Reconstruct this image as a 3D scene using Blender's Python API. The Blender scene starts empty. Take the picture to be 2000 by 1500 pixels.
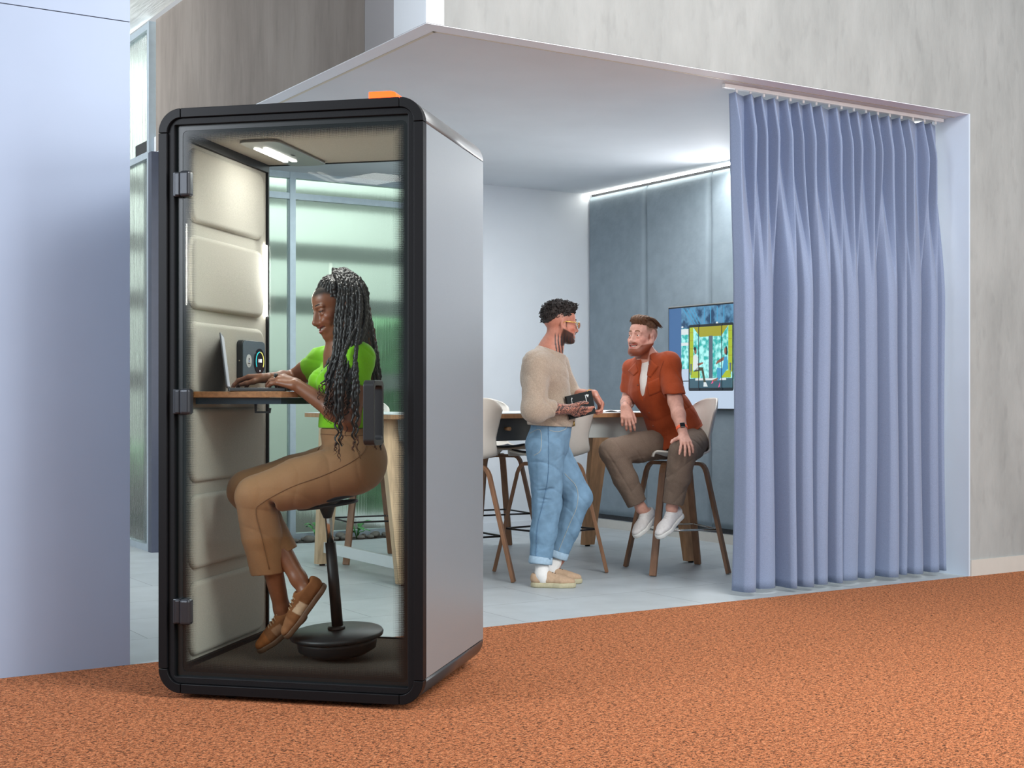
import bpy, bmesh, math, random
import numpy as np
from math import sin, cos, pi, sqrt, radians, atan2
from mathutils import Vector, Matrix, Quaternion

random.seed(7); rng = np.random.default_rng(7)
SC = bpy.context.scene
COL = SC.collection
FPX, Y0, HC = 2670.47, 777.0, 1.16           # focal length in px, horizon row, camera height

# ---------------------------------------------------------------- frames
class Frame:
    """ground frame: origin (x,y), heading th; p along a, q along b"""
    def __init__(s, x, y, th):
        s.o = np.array([x, y]); s.th = th
        s.a = np.array([cos(th), sin(th)]); s.b = np.array([-sin(th), cos(th)])
    def pt(s, p, q, z=0.0):
        g = s.o + s.a * p + s.b * q
        return Vector((g[0], g[1], z))
    def mat(s, p=0, q=0, z=0, rz=0):
        return Matrix.Translation(s.pt(p, q, z)) @ Matrix.Rotation(s.th + rz, 4, 'Z')
    def loc(s, v):
        d = np.array([v[0], v[1]]) - s.o
        return float(d @ s.a), float(d @ s.b)
ROOM = Frame(-.4226, 6.7295, .5665); RW, RD, RH = 4.0304, 4.1959, 3.006
POD = Frame(-1.3691, 5.2917, -.2269); PW, PD, PH, PZ = 1.0676, .9068, 2.277, .02

def at(u, v, d):
    """the place seen at photo pixel u,v when it stands d metres ahead of the camera"""
    return Vector(((u - 1000) * d / FPX, d, HC - (v - Y0) * d / FPX))

# ---------------------------------------------------------------- colours and materials
def lin(c):
    c = c / 255.0
    return c / 12.92 if c <= .04045 else ((c + .055) / 1.055) ** 2.4
def rgb(r, g, b, a=1.0): return (lin(r), lin(g), lin(b), a)

MATS = {}
def mat(name, col, rough=.6, metal=0.0, spec=.5, noise=0, var=.12, bump=0, bscale=None, stretch=None, sheen=0, emit=None, es=0, sss=0, coat=0, detail=4, col2=None):
    if name in MATS: return MATS[name]
    m = bpy.data.materials.new(name); m.use_nodes = True
    nt = m.node_tree; N = nt.nodes; L = nt.links
    b = N['Principled BSDF']
    b.inputs['Base Color'].default_value = col
    b.inputs['Roughness'].default_value = rough
    b.inputs['Metallic'].default_value = metal
    b.inputs['Specular IOR Level'].default_value = spec
    if sheen: b.inputs['Sheen Weight'].default_value = sheen
    if coat: b.inputs['Coat Weight'].default_value = coat
    if sss:
        b.inputs['Subsurface Weight'].default_value = sss
        b.inputs['Subsurface Radius'].default_value = (.012, .005, .003)
        b.inputs['Subsurface Scale'].default_value = 1.0
    if emit:
        b.inputs['Emission Color'].default_value = emit; b.inputs['Emission Strength'].default_value = es
    if noise or bump:
        tc = N.new('ShaderNodeTexCoord'); mp = N.new('ShaderNodeMapping')
        L.new(tc.outputs['Object'], mp.inputs['Vector'])
        if stretch: mp.inputs['Scale'].default_value = stretch
        if noise:
            n = N.new('ShaderNodeTexNoise'); n.inputs['Scale'].default_value = noise; n.inputs['Detail'].default_value = detail
            L.new(mp.outputs[0], n.inputs['Vector'])
            r = N.new('ShaderNodeValToRGB')
            c0 = tuple(max(0, x * (1 - var)) for x in col[:3]) + (1,)
            c1 = tuple(min(1, x * (1 + var)) for x in col[:3]) + (1,)
            if col2: c0, c1 = col2, col
            r.color_ramp.elements[0].position = .3; r.color_ramp.elements[1].position = .7
            r.color_ramp.elements[0].color = c0; r.color_ramp.elements[1].color = c1
            L.new(n.outputs['Fac'], r.inputs[0]); L.new(r.outputs[0], b.inputs['Base Color'])
        if bump:
            n2 = N.new('ShaderNodeTexNoise'); n2.inputs['Scale'].default_value = bscale or noise or 100; n2.inputs['Detail'].default_value = detail
            L.new(mp.outputs[0], n2.inputs['Vector'])
            bp = N.new('ShaderNodeBump'); bp.inputs['Strength'].default_value = bump; bp.inputs['Distance'].default_value = .01
            L.new(n2.outputs['Fac'], bp.inputs['Height']); L.new(bp.outputs[0], b.inputs['Normal'])
    MATS[name] = m
    return m

# ---------------------------------------------------------------- objects and tagging
def link(o): COL.objects.link(o); return o
def tag(o, label, cat, group=None, kind=None):
    o['label'] = label; o['category'] = cat
    if group: o['group'] = group
    if kind: o['kind'] = kind
    return o
def thing(name, label, cat, m=None, group=None):
    o = bpy.data.objects.new(name, None); link(o)
    o.empty_display_size = .1
    if m is not None: o.matrix_world = m
    return tag(o, label, cat, group)
def dup(root, m, label=None, group=None):
    r = root.copy(); link(r); r.matrix_world = m
    if label: r['label'] = label
    if group: r['group'] = group
    for ch in list(root.children):
        c = ch.copy(); link(c); c.parent = r; c.matrix_parent_inverse = ch.matrix_parent_inverse.copy()
        for g in list(ch.children):
            d = g.copy(); link(d); d.parent = c; d.matrix_parent_inverse = g.matrix_parent_inverse.copy()
    return r

class MB:
    """mesh builder: gathers shapes, then links them as ONE object"""
    def __init__(s): s.v = []; s.f = []; s.mi = []; s.cur = 0; s.sm = []
    def add(s, vs, fs, smooth=False):
        o = len(s.v); s.v += [tuple(v) for v in vs]
        s.f += [tuple(i + o for i in f) for f in fs]; s.mi += [s.cur] * len(fs); s.sm += [smooth] * len(fs)
        return s
    def bm(s, bm, M=None, smooth=False):
        bm.verts.ensure_lookup_table(); bm.verts.index_update()
        vs = [(M @ v.co) if M is not None else v.co.copy() for v in bm.verts]
        s.add(vs, [[v.index for v in f.verts] for f in bm.faces], smooth); bm.free(); return s
    def box(s, lo, hi, bev=0, seg=2, M=None):
        bm = bmesh.new(); bmesh.ops.create_cube(bm, size=1)
        lo = Vector(lo); hi = Vector(hi); c = (lo + hi) / 2; d = hi - lo
        for v in bm.verts: v.co = Vector((v.co.x * d.x, v.co.y * d.y, v.co.z * d.z)) + c
        if bev: bmesh.ops.bevel(bm, geom=list(bm.edges), offset=bev, segments=seg, profile=.5, affect='EDGES')
        return s.bm(bm, M, smooth=False)
    def quad(s, a, b, c, d): return s.add([a, b, c, d], [(0, 1, 2, 3)])
    def prism(s, pts, axis, lo, hi, M=None, smooth=False, hole=None):
        """extrude 2-D outline pts along axis ('x','y','z') from lo to hi; optional hole outline with the same count"""
        def P(p, h):
            v = {'x': (h, p[0], p[1]), 'y': (p[0], h, p[1]), 'z': (p[0], p[1], h)}[axis]
            return (M @ Vector(v)) if M is not None else v
        n = len(pts)
        vs = [P(p, lo) for p in pts] + [P(p, hi) for p in pts]
        if hole is None:
            s.add(vs, [tuple(range(n))[::-1], tuple(range(n, 2 * n))])
            s.add(vs, [(i, (i + 1) % n, n + (i + 1) % n, n + i) for i in range(n)], smooth)
        else:
            vs += [P(p, lo) for p in hole] + [P(p, hi) for p in hole]
            fs = []
            for i in range(n):
                j = (i + 1) % n
                fs += [(i, j, n + j, n + i), (2 * n + j, 2 * n + i, 3 * n + i, 3 * n + j), (j, i, 2 * n + i, 2 * n + j), (n + i, n + j, 3 * n + j, 3 * n + i)]
            s.add(vs, fs, smooth)
        return s
    def tube(s, pts, r, n=10, closed=False, M=None, flat=None, up=None, cap=True):
        """swept tube; r number or list; flat=(w,h) rectangular section oriented with up"""
        P = [Vector(p) for p in pts]; m = len(P)
        if not hasattr(r, '__len__'): r = [r] * m
        T = []
        for i in range(m):
            if closed: t = P[(i + 1) % m] - P[i - 1]
            else: t = P[min(i + 1, m - 1)] - P[max(i - 1, 0)]
            T.append(t.normalized() if t.length > 1e-9 else Vector((0, 0, 1)))
        ref = Vector(up) if up is not None else (Vector((0, 0, 1)) if abs(T[0].z) < .9 else Vector((1, 0, 0)))
        U = (ref - T[0] * ref.dot(T[0])).normalized()
        vs = []; k = 4 if flat else n
        for i in range(m):
            if i: 
                q = T[i - 1].rotation_difference(T[i]); U = q @ U
            if up is not None:
                U2 = ref - T[i] * ref.dot(T[i])
                if U2.length > 1e-4: U = U2.normalized()
            V = T[i].cross(U)
            if flat:
                w, h = flat
                for sx, sy in ((-1, -1), (1, -1), (1, 1), (-1, 1)): vs.append(P[i] + U * (sx * w / 2 * r[i]) + V * (sy * h / 2 * r[i]))
            else:
                for j in range(n):
                    a = 2 * pi * j / n; vs.append(P[i] + (U * cos(a) + V * sin(a)) * r[i])
        if M is not None: vs = [M @ v for v in vs]
        fs = []
        for i in range(m if closed else m - 1):
            i2 = (i + 1) % m
            for j in range(k):
                j2 = (j + 1) % k; fs.append((i * k + j, i * k + j2, i2 * k + j2, i2 * k + j))
        if cap and not closed: fs += [tuple(range(k))[::-1], tuple((m - 1) * k + j for j in range(k))]
        return s.add(vs, fs, not flat)
    def lathe(s, prof, n=40, M=None, smooth=True):
        """prof: list of (r,z)"""
        vs = [(r * cos(2 * pi * j / n), r * sin(2 * pi * j / n), z) for r, z in prof for j in range(n)]
        if M is not None: vs = [M @ Vector(v) for v in vs]
        fs = []
        for i in range(len(prof) - 1):
            for j in range(n):
                j2 = (j + 1) % n; fs.append((i * n + j, i * n + j2, (i + 1) * n + j2, (i + 1) * n + j))
        s.add(vs, fs, smooth)
        s.add(vs, [tuple(range(n))[::-1], tuple((len(prof) - 1) * n + j for j in range(n))])
        return s
    def grid(s, fn, nu, nv, M=None, closed_u=False, smooth=True):
        vs = [fn(i / (nu if closed_u else nu - 1), j / (nv - 1)) for j in range(nv) for i in range(nu)]
        if M is not None: vs = [M @ Vector(v) for v in vs]
        fs = []
        for j in range(nv - 1):
            for i in range(nu if closed_u else nu - 1):
                i2 = (i + 1) % nu; fs.append((j * nu + i, j * nu + i2, (j + 1) * nu + i2, (j + 1) * nu + i))
        return s.add(vs, fs, smooth)
    def sphere(s, c, r, n=16, M=None):
        r = r if hasattr(r, '__len__') else (r, r, r)
        def fn(u, v):
            a = 2 * pi * u; b = pi * (v - .5)
            p = Vector((c[0] + r[0] * cos(b) * cos(a), c[1] + r[1] * cos(b) * sin(a), c[2] + r[2] * sin(b)))
            return p
        return s.grid(fn, n, n // 2 + 1, M, closed_u=True)
    def build(s, name, mats, parent=None, autosmooth=None, solid=0, bevel=0, label=None):
        me = bpy.data.meshes.new(name)
        me.from_pydata(s.v, [], s.f); 
        if not isinstance(mats, (list, tuple)): mats = [mats]
        for m in mats: me.materials.append(m)
        me.polygons.foreach_set('material_index', s.mi); me.polygons.foreach_set('use_smooth', s.sm)
        me.validate(); me.update()
        bm = bmesh.new(); bm.from_mesh(me)
        bmesh.ops.remove_doubles(bm, verts=bm.verts, dist=1e-6)
        bmesh.ops.recalc_face_normals(bm, faces=bm.faces); bm.to_mesh(me); bm.free()
        o = bpy.data.objects.new(name, me); link(o)
        if parent is not None: o.parent = parent
        if solid:
            md = o.modifiers.new('Solidify', 'SOLIDIFY'); md.thickness = solid; md.offset = 0
        if bevel:
            md = o.modifiers.new('Bevel', 'BEVEL'); md.width = bevel; md.segments = 2; md.limit_method = 'ANGLE'; md.angle_limit = radians(40)
        if label: o['label'] = label
        return o

def rrect(x0, z0, x1, z1, r, n=8):
    """rounded rectangle outline, anticlockwise"""
    out = []
    for cx, cz, a0 in ((x1 - r, z0 + r, -pi / 2), (x1 - r, z1 - r, 0), (x0 + r, z1 - r, pi / 2), (x0 + r, z0 + r, pi)):
        for i in range(n + 1):
            a = a0 + pi / 2 * i / n; out.append((cx + r * cos(a), cz + r * sin(a)))
    return out

def struct(name, mb, mats, M=None, label=None, cat='structure', **k):
    o = mb.build(name, mats, **k)
    if M is not None: o.matrix_world = M
    o['kind'] = 'structure'
    o['label'] = label or name.replace('_', ' '); o['category'] = cat
    return o

# ---------------------------------------------------------------- smooth-union sculpting (numpy distance field + surface nets)
def frame_from(fwd, up):
    f = np.array(fwd, float); f /= np.linalg.norm(f); u = np.array(up, float); u = u - f * (u @ f); u /= np.linalg.norm(u)
    return np.stack([f, np.cross(u, f), u])          # rows: forward, left, up

class Sculpt:
    def __init__(s, res=.005, pad=.03): s.res = res; s.pad = pad; s.ops = []
    def cone(s, a, b, r1, r2=None, k=.02, sub=False, flat=None, n=None):
        """tapered capsule; flat<1 thins it along direction n"""
        a = np.array(a, float); b = np.array(b, float); r2 = r1 if r2 is None else r2
        R = max(r1, r2)
        def fn(X, Y, Z):
            d = b - a; L2 = max(d @ d, 1e-12)
            px, py, pz = X - a[0], Y - a[1], Z - a[2]
            t = np.clip((px * d[0] + py * d[1] + pz * d[2]) / L2, 0, 1)
            qx, qy, qz = px - t * d[0], py - t * d[1], pz - t * d[2]
            r = r1 + (r2 - r1) * t
            if flat:
                nn = np.array(n, float); nn = nn / np.linalg.norm(nn)
                c = qx * nn[0] + qy * nn[1] + qz * nn[2]; e = c * (1 / flat - 1)
                qx, qy, qz = qx + e * nn[0], qy + e * nn[1], qz + e * nn[2]
            return np.sqrt(qx * qx + qy * qy + qz * qz) - r
        s.ops.append((fn, np.minimum(a, b) - R, np.maximum(a, b) + R, k, sub)); return s
    def chain(s, pts, rs, k=.02, **kw):
        for i in range(len(pts) - 1): s.cone(pts[i], pts[i + 1], rs[i], rs[i + 1], k, **kw)
        return s
    def ell(s, c, r, R=None, k=.02, sub=False):
        """ellipsoid; R rows are its axes"""
        c = np.array(c, float); r = np.array(r if hasattr(r, '__len__') else (r, r, r), float)
        R = np.eye(3) if R is None else np.array(R)
        ext = np.sqrt(((R.T * r) ** 2).sum(1))
        def fn(X, Y, Z):
            px, py, pz = X - c[0], Y - c[1], Z - c[2]
            l = [(px * R[i, 0] + py * R[i, 1] + pz * R[i, 2]) for i in range(3)]
            k0 = np.sqrt(sum((l[i] / r[i]) ** 2 for i in range(3))); k1 = np.sqrt(sum((l[i] / r[i] ** 2) ** 2 for i in range(3)))
            return k0 * (k0 - 1) / np.maximum(k1, 1e-6)
        s.ops.append((fn, c - ext, c + ext, k, sub)); return s
    def rbox(s, c, h, R=None, r=.01, k=.01, sub=False):
        c = np.array(c, float); h = np.array(h, float); R = np.eye(3) if R is None else np.array(R)
        ext = np.abs(R.T) @ h
        def fn(X, Y, Z):
            px, py, pz = X - c[0], Y - c[1], Z - c[2]
            q = [np.abs(px * R[i, 0] + py * R[i, 1] + pz * R[i, 2]) - (h[i] - r) for i in range(3)]
            o = np.sqrt(sum(np.maximum(x, 0) ** 2 for x in q)); ins = np.minimum(np.maximum(np.maximum(q[0], q[1]), q[2]), 0)
            return o + ins - r
        s.ops.append((fn, c - ext, c + ext, k, sub)); return s
    def cut(s, p, n, k=.002):
        """remove everything on the +n side of the plane"""
        p = np.array(p, float); n = np.array(n, float); n /= np.linalg.norm(n)
        s.ops.append((lambda X, Y, Z: -((X - p[0]) * n[0] + (Y - p[1]) * n[1] + (Z - p[2]) * n[2]), None, None, k, 'cut')); return s
    def warp(s, fn): s.ops.append((fn, None, None, 0, 'warp')); return s
    def mesh(s):
        lo = np.min([o[1] for o in s.ops if o[1] is not None and o[4] is False], 0) - s.pad
        hi = np.max([o[2] for o in s.ops if o[1] is not None and o[4] is False], 0) + s.pad
        n = np.ceil((hi - lo) / s.res).astype(int) + 1
        ax = [(lo[i] + s.res * np.arange(n[i])).astype(np.float32) for i in range(3)]
        F = np.full(n, .2, np.float32)
        for fn, a, b, k, sub in s.ops:
            if a is None: sl = (slice(None),) * 3
            else:
                p = k + .045
                i0 = np.clip(np.floor((a - p - lo) / s.res).astype(int), 0, n); i1 = np.clip(np.ceil((b + p - lo) / s.res).astype(int) + 1, 0, n)
                if (i1 <= i0).any(): continue
                sl = tuple(slice(i0[i], i1[i]) for i in range(3))
            X = ax[0][sl[0]][:, None, None]; Y = ax[1][sl[1]][None, :, None]; Z = ax[2][sl[2]][None, None, :]
            G = F[sl]
            if sub == 'warp': F[sl] = G + fn(X, Y, Z).astype(np.float32); continue
            d = fn(X, Y, Z).astype(np.float32)
            if sub: 
                d = -d if sub is True else -d
                h = np.maximum(k - np.abs(G - d), 0) / max(k, 1e-6); F[sl] = np.maximum(G, d) + h * h * k / 4
            else:
                h = np.maximum(k - np.abs(G - d), 0) / max(k, 1e-6); F[sl] = np.minimum(G, d) - h * h * k / 4
        return nets(F, lo, s.res)
    def build(s, name, mats, parent=None, origin=(0, 0, 0), paint=None, smooth=1, label=None):
        V, Q = s.mesh()
        V = relax(V, Q, smooth)
        me = bpy.data.meshes.new(name)
        o3 = np.array(origin, float)
        me.vertices.add(len(V)); me.vertices.foreach_set('co', (V - o3).astype(np.float32).ravel())
        me.loops.add(Q.size); me.loops.foreach_set('vertex_index', Q.ravel().astype(np.int32))
        me.polygons.add(len(Q)); me.polygons.foreach_set('loop_start', np.arange(0, Q.size, 4, dtype=np.int32))
        me.polygons.foreach_set('loop_total', np.full(len(Q), 4, np.int32))
        me.update(calc_edges=True); me.polygons.foreach_set('use_smooth', np.ones(len(Q), bool))
        for m in (mats if isinstance(mats, (list, tuple)) else [mats]): me.materials.append(m)
        if paint is not None:
            C = paint(V)
            at_ = me.color_attributes.new('paint', 'FLOAT_COLOR', 'POINT')
            at_.data.foreach_set('color', np.concatenate([C, np.ones((len(V), 1))], 1).astype(np.float32).ravel())
        me.validate()
        o = bpy.data.objects.new(name, me); link(o)
        if parent is not None: o.parent = parent
        if label: o['label'] = label
        return o

def nets(F, lo, res):
    S = F < 0
    n = F.shape
    c = [(i, j, k) for i in (0, 1) for j in (0, 1) for k in (0, 1)]
    sh = tuple(x - 1 for x in n)
    cnt = np.zeros(sh, np.int8)
    for i, j, k in c: cnt += S[i:i + sh[0], j:j + sh[1], k:k + sh[2]]
    idx = np.argwhere((cnt > 0) & (cnt < 8))
    vid = np.full(sh, -1, np.int64); vid[idx[:, 0], idx[:, 1], idx[:, 2]] = np.arange(len(idx))
    acc = np.zeros((len(idx), 3)); num = np.zeros(len(idx))
    g = {q: F[idx[:, 0] + q[0], idx[:, 1] + q[1], idx[:, 2] + q[2]].astype(float) for q in c}
    for q in c:
        for axn in range(3):
            if q[axn]: continue
            q2 = list(q); q2[axn] = 1; q2 = tuple(q2)
            f0, f1 = g[q], g[q2]; m = (f0 < 0) != (f1 < 0)
            t = np.where(m, f0 / np.where(m, f0 - f1, 1), 0)
            p = np.tile(np.array(q, float), (len(idx), 1)); p[:, axn] += t
            acc[m] += p[m]; num[m] += 1
    V = lo + res * (idx + acc / num[:, None])
    Qs = []
    for axn in range(3):
        a, b = [(1, 2), (2, 0), (0, 1)][axn]
        sl0 = [slice(1, -1)] * 3; sl0[axn] = slice(0, -1); sl1 = list(sl0); sl1[axn] = slice(1, None)
        s0 = S[tuple(sl0)]; s1 = S[tuple(sl1)]
        e = np.argwhere(s0 != s1)
        if not len(e): continue
        flip = s0[e[:, 0], e[:, 1], e[:, 2]]
        base = e.copy()
        for d in range(3):
            if d != axn: base[:, d] += 1
        def vv(da, db):
            q = base.copy(); q[:, a] += da; q[:, b] += db; return vid[q[:, 0], q[:, 1], q[:, 2]]
        q4 = np.stack([vv(-1, -1), vv(0, -1), vv(0, 0), vv(-1, 0)], 1)
        q4[~flip] = q4[~flip][:, ::-1]
        Qs.append(q4)
    Q = np.concatenate(Qs); Q = Q[(Q >= 0).all(1)]
    return V, Q

def relax(V, Q, it):
    if not it: return V
    E = np.concatenate([Q[:, [0, 1]], Q[:, [1, 2]], Q[:, [2, 3]], Q[:, [3, 0]]]); E = np.concatenate([E, E[:, ::-1]])
    n = len(V); deg = np.bincount(E[:, 0], minlength=n)[:, None].clip(1)
    for _ in range(it):
        for lam in (.5, -.53) if it > 2 else (.45,):
            S = np.stack([np.bincount(E[:, 0], V[E[:, 1], i], n) for i in range(3)], 1) / deg
            V = V + lam * (S - V)
    return V

def crease(seed, direction, freq, amp, sharp=5, warp=1.2, wscale=7):
    """narrow grooves running across a direction, bent by slow noise: cloth folds for Sculpt.warp"""
    d = np.array(direction, float); d /= np.linalg.norm(d); w = wavy(seed, wscale); g = wavy(seed + 7, wscale * .7)
    def f(X, Y, Z):
        p = freq * (X * d[0] + Y * d[1] + Z * d[2]) + warp * w(X, Y, Z) * 2
        return amp * (1 - np.abs(np.sin(p))) ** sharp * np.clip(.35 + 1.1 * g(X, Y, Z), 0, 1)
    return f

def onsurf(obj, origin, u, v, off=.002):
    """where the line of sight of photo pixel u,v meets a built surface, lifted by off"""
    o = np.array(origin, float); c = np.array([0, 0, HC]); d = np.array(at(u, v, 1.0)) - c
    hit, loc, nor, _ = obj.ray_cast(Vector(c - o), Vector(d).normalized())
    if not hit: return None
    return loc + nor * off          # in the thing's own coordinates
def stitch(obj, origin, px, r, m, name, parent, n=40, off=.0008):
    """a sewn line over a garment through photo pixels"""
    P = [Vector((a, b, 0)) for a, b in px]
    P = [2 * P[0] - P[1]] + P + [2 * P[-1] - P[-2]]; k = len(P) - 3; run = []; mb = MB()
    for i in range(n + 1):
        x = i / n * k; j = min(int(x), k - 1); f = x - j; a, b, c, d = P[j:j + 4]
        q = .5 * (2 * b + (c - a) * f + (2 * a - 5 * b + 4 * c - d) * f * f + (3 * b - a - 3 * c + d) * f ** 3)
        s = onsurf(obj, origin, q.x, q.y, off)
        if s is not None and (not run or (s - run[-1]).length < .06): run.append(s)
    if len(run) > 2: mb.tube(run, r, 5); return mb.build(name, m, parent)
def patch(obj, origin, quad, name, m, parent, th=.003, off=.0025, n=7):
    """a sewn-on piece of cloth: four photo pixels, laid onto the garment"""
    a, b, c, d = [np.array(q, float) for q in quad]; mb = MB(); vs = []; last = None
    for j in range(n):
        for i in range(n):
            s, t = i / (n - 1), j / (n - 1); q = (a * (1 - s) + b * s) * (1 - t) + (d * (1 - s) + c * s) * t
            p = onsurf(obj, origin, q[0], q[1], off)
            if p is None: p = last if last is not None else Vector((0, 0, 0))
            last = p; vs.append(p)
    mb.add(vs, [(j * n + i, j * n + i + 1, (j + 1) * n + i + 1, (j + 1) * n + i) for j in range(n - 1) for i in range(n - 1)], True)
    return mb.build(name, m, parent, solid=th)

def wavy(seed, scale):
    """cheap smooth 3-D noise as a sum of sines"""
    r = np.random.default_rng(seed)
    W = [(r.normal(size=3) * scale, r.uniform(0, 6.28), r.uniform(.5, 1)) for _ in range(6)]
    def f(X, Y, Z): return sum(a * np.sin(w[0] * X + w[1] * Y + w[2] * Z + p) for w, p, a in W) / 3
    return f
# ================================================================ THE SETTING
EXPOSURE = 0.12
RM = ROOM.mat()
def plaster(name, c0, c1, bump=.25, streak=(1, 1, .35), rough=.85):
    m = bpy.data.materials.new(name); m.use_nodes = True; nt = m.node_tree; N, L = nt.nodes, nt.links
    b = N['Principled BSDF']; b.inputs['Roughness'].default_value = rough; b.inputs['Specular IOR Level'].default_value = .2
    tc = N.new('ShaderNodeTexCoord'); mp = N.new('ShaderNodeMapping'); mp.inputs['Scale'].default_value = streak
    L.new(tc.outputs['Object'], mp.inputs[0])
    n1 = N.new('ShaderNodeTexNoise'); n1.inputs['Scale'].default_value = 2.2; n1.inputs['Detail'].default_value = 9; n1.inputs['Roughness'].default_value = .62
    L.new(mp.outputs[0], n1.inputs[0])
    r = N.new('ShaderNodeValToRGB'); r.color_ramp.elements[0].position = .32; r.color_ramp.elements[1].position = .68
    r.color_ramp.elements[0].color = c0; r.color_ramp.elements[1].color = c1; L.new(n1.outputs[0], r.inputs[0])
    n2 = N.new('ShaderNodeTexNoise'); n2.inputs['Scale'].default_value = 14; n2.inputs['Detail'].default_value = 8; L.new(mp.outputs[0], n2.inputs[0])
    pit = N.new('ShaderNodeValToRGB'); pit.color_ramp.elements[0].position = .33; pit.color_ramp.elements[1].position = .45
    pit.color_ramp.elements[0].color = (.55, .55, .55, 1); L.new(n2.outputs[0], pit.inputs[0])
    mx = N.new('ShaderNodeMix'); mx.data_type = 'RGBA'; mx.blend_type = 'MULTIPLY'; mx.inputs[0].default_value = .2
    L.new(r.outputs[0], mx.inputs[6]); L.new(pit.outputs[0], mx.inputs[7]); L.new(mx.outputs[2], b.inputs['Base Color'])
    bp = N.new('ShaderNodeBump'); bp.inputs['Strength'].default_value = bump; bp.inputs['Distance'].default_value = .02
    ad = N.new('ShaderNodeMath'); ad.operation = 'ADD'; L.new(n2.outputs[0], ad.inputs[0]); L.new(n1.outputs[0], ad.inputs[1])
    L.new(ad.outputs[0], bp.inputs['Height']); L.new(bp.outputs[0], b.inputs['Normal'])
    return m
M_CONC = plaster('grey plaster', rgb(148, 152, 152), rgb(172, 176, 176), .3)
M_CONC2 = plaster('warm plaster', rgb(118, 110, 104), rgb(146, 138, 131), .2, (1, 1, .2))
M_WHITE = mat('white paint', rgb(214, 220, 226), .6, noise=3, var=.02, bump=.02, bscale=300)
M_BLUEWALL = mat('pale blue panel', rgb(172, 189, 216), .42, noise=2, var=.03, bump=.015, bscale=160)
M_GREYW = mat('grey paint', rgb(150, 148, 150), .7, noise=3, var=.03)
M_CEIL = mat('ceiling paint', rgb(214, 219, 224), .7, noise=2, var=.03)
M_SKIRT = mat('skirting', rgb(196, 194, 188), .6, noise=8, var=.03)
M_METALW = mat('pale window metal', rgb(176, 190, 200), .35, metal=.4, noise=20, var=.05)
M_NAVYF = mat('dark blue door frame', rgb(58, 66, 84), .4, noise=20, var=.06)
M_JOINT = mat('dark joint', rgb(70, 72, 76), .9, noise=40, var=.1)

# --- carpet (floor of the hall) with procedural loop pile
def carpet_mat():
    m = bpy.data.materials.new('orange carpet'); m.use_nodes = True; nt = m.node_tree; N, L = nt.nodes, nt.links
    b = N['Principled BSDF']; b.inputs['Roughness'].default_value = .95; b.inputs['Specular IOR Level'].default_value = .1
    b.inputs['Sheen Weight'].default_value = .25; b.inputs['Sheen Tint'].default_value = rgb(250, 190, 150)
    tc = N.new('ShaderNodeTexCoord')
    n1 = N.new('ShaderNodeTexNoise'); n1.inputs['Scale'].default_value = 165; n1.inputs['Detail'].default_value = 5; n1.inputs['Roughness'].default_value = .7; n1.inputs['Distortion'].default_value = .6
    L.new(tc.outputs['Object'], n1.inputs[0])
    n2 = N.new('ShaderNodeTexNoise'); n2.inputs['Scale'].default_value = 48; n2.inputs['Detail'].default_value = 6; L.new(tc.outputs['Object'], n2.inputs[0])
    a = N.new('ShaderNodeMath'); a.operation = 'MULTIPLY_ADD'; a.inputs[1].default_value = .35; L.new(n2.outputs[0], a.inputs[0]); L.new(n1.outputs[0], a.inputs[2])
    r = N.new('ShaderNodeValToRGB'); e = r.color_ramp.elements
    e[0].position = .55; e[0].color = rgb(74, 40, 28); e[1].position = .86; e[1].color = rgb(244, 180, 136)
    x = e.new(.63); x.color = rgb(198, 110, 66); x = e.new(.71); x.color = rgb(226, 140, 90)
    L.new(a.outputs[0], r.inputs[0]); L.new(r.outputs[0], b.inputs['Base Color'])
    n3 = N.new('ShaderNodeTexNoise'); n3.inputs['Scale'].default_value = 95; n3.inputs['Detail'].default_value = 3; n3.inputs['Distortion'].default_value = .8
    mp3 = N.new('ShaderNodeMapping'); mp3.inputs['Scale'].default_value = (.75, 1.5, 1); mp3.inputs['Rotation'].default_value = (0, 0, .45); L.new(tc.outputs['Object'], mp3.inputs[0]); L.new(mp3.outputs[0], n3.inputs[0])
    r3 = N.new('ShaderNodeValToRGB'); r3.color_ramp.elements[0].position = .40; r3.color_ramp.elements[1].position = .47; r3.color_ramp.elements[0].color = rgb(62, 46, 46); L.new(n3.outputs[0], r3.inputs[0])
    mx = N.new('ShaderNodeMix'); mx.data_type = 'RGBA'; mx.blend_type = 'MULTIPLY'; mx.inputs[0].default_value = 1; L.new(r.outputs[0], mx.inputs[6]); L.new(r3.outputs[0], mx.inputs[7]); L.new(mx.outputs[2], b.inputs['Base Color'])
    bp = N.new('ShaderNodeBump'); bp.inputs['Strength'].default_value = .9; bp.inputs['Distance'].default_value = .015
    L.new(a.outputs[0], bp.inputs['Height']); L.new(bp.outputs[0], b.inputs['Normal'])
    return m
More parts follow.
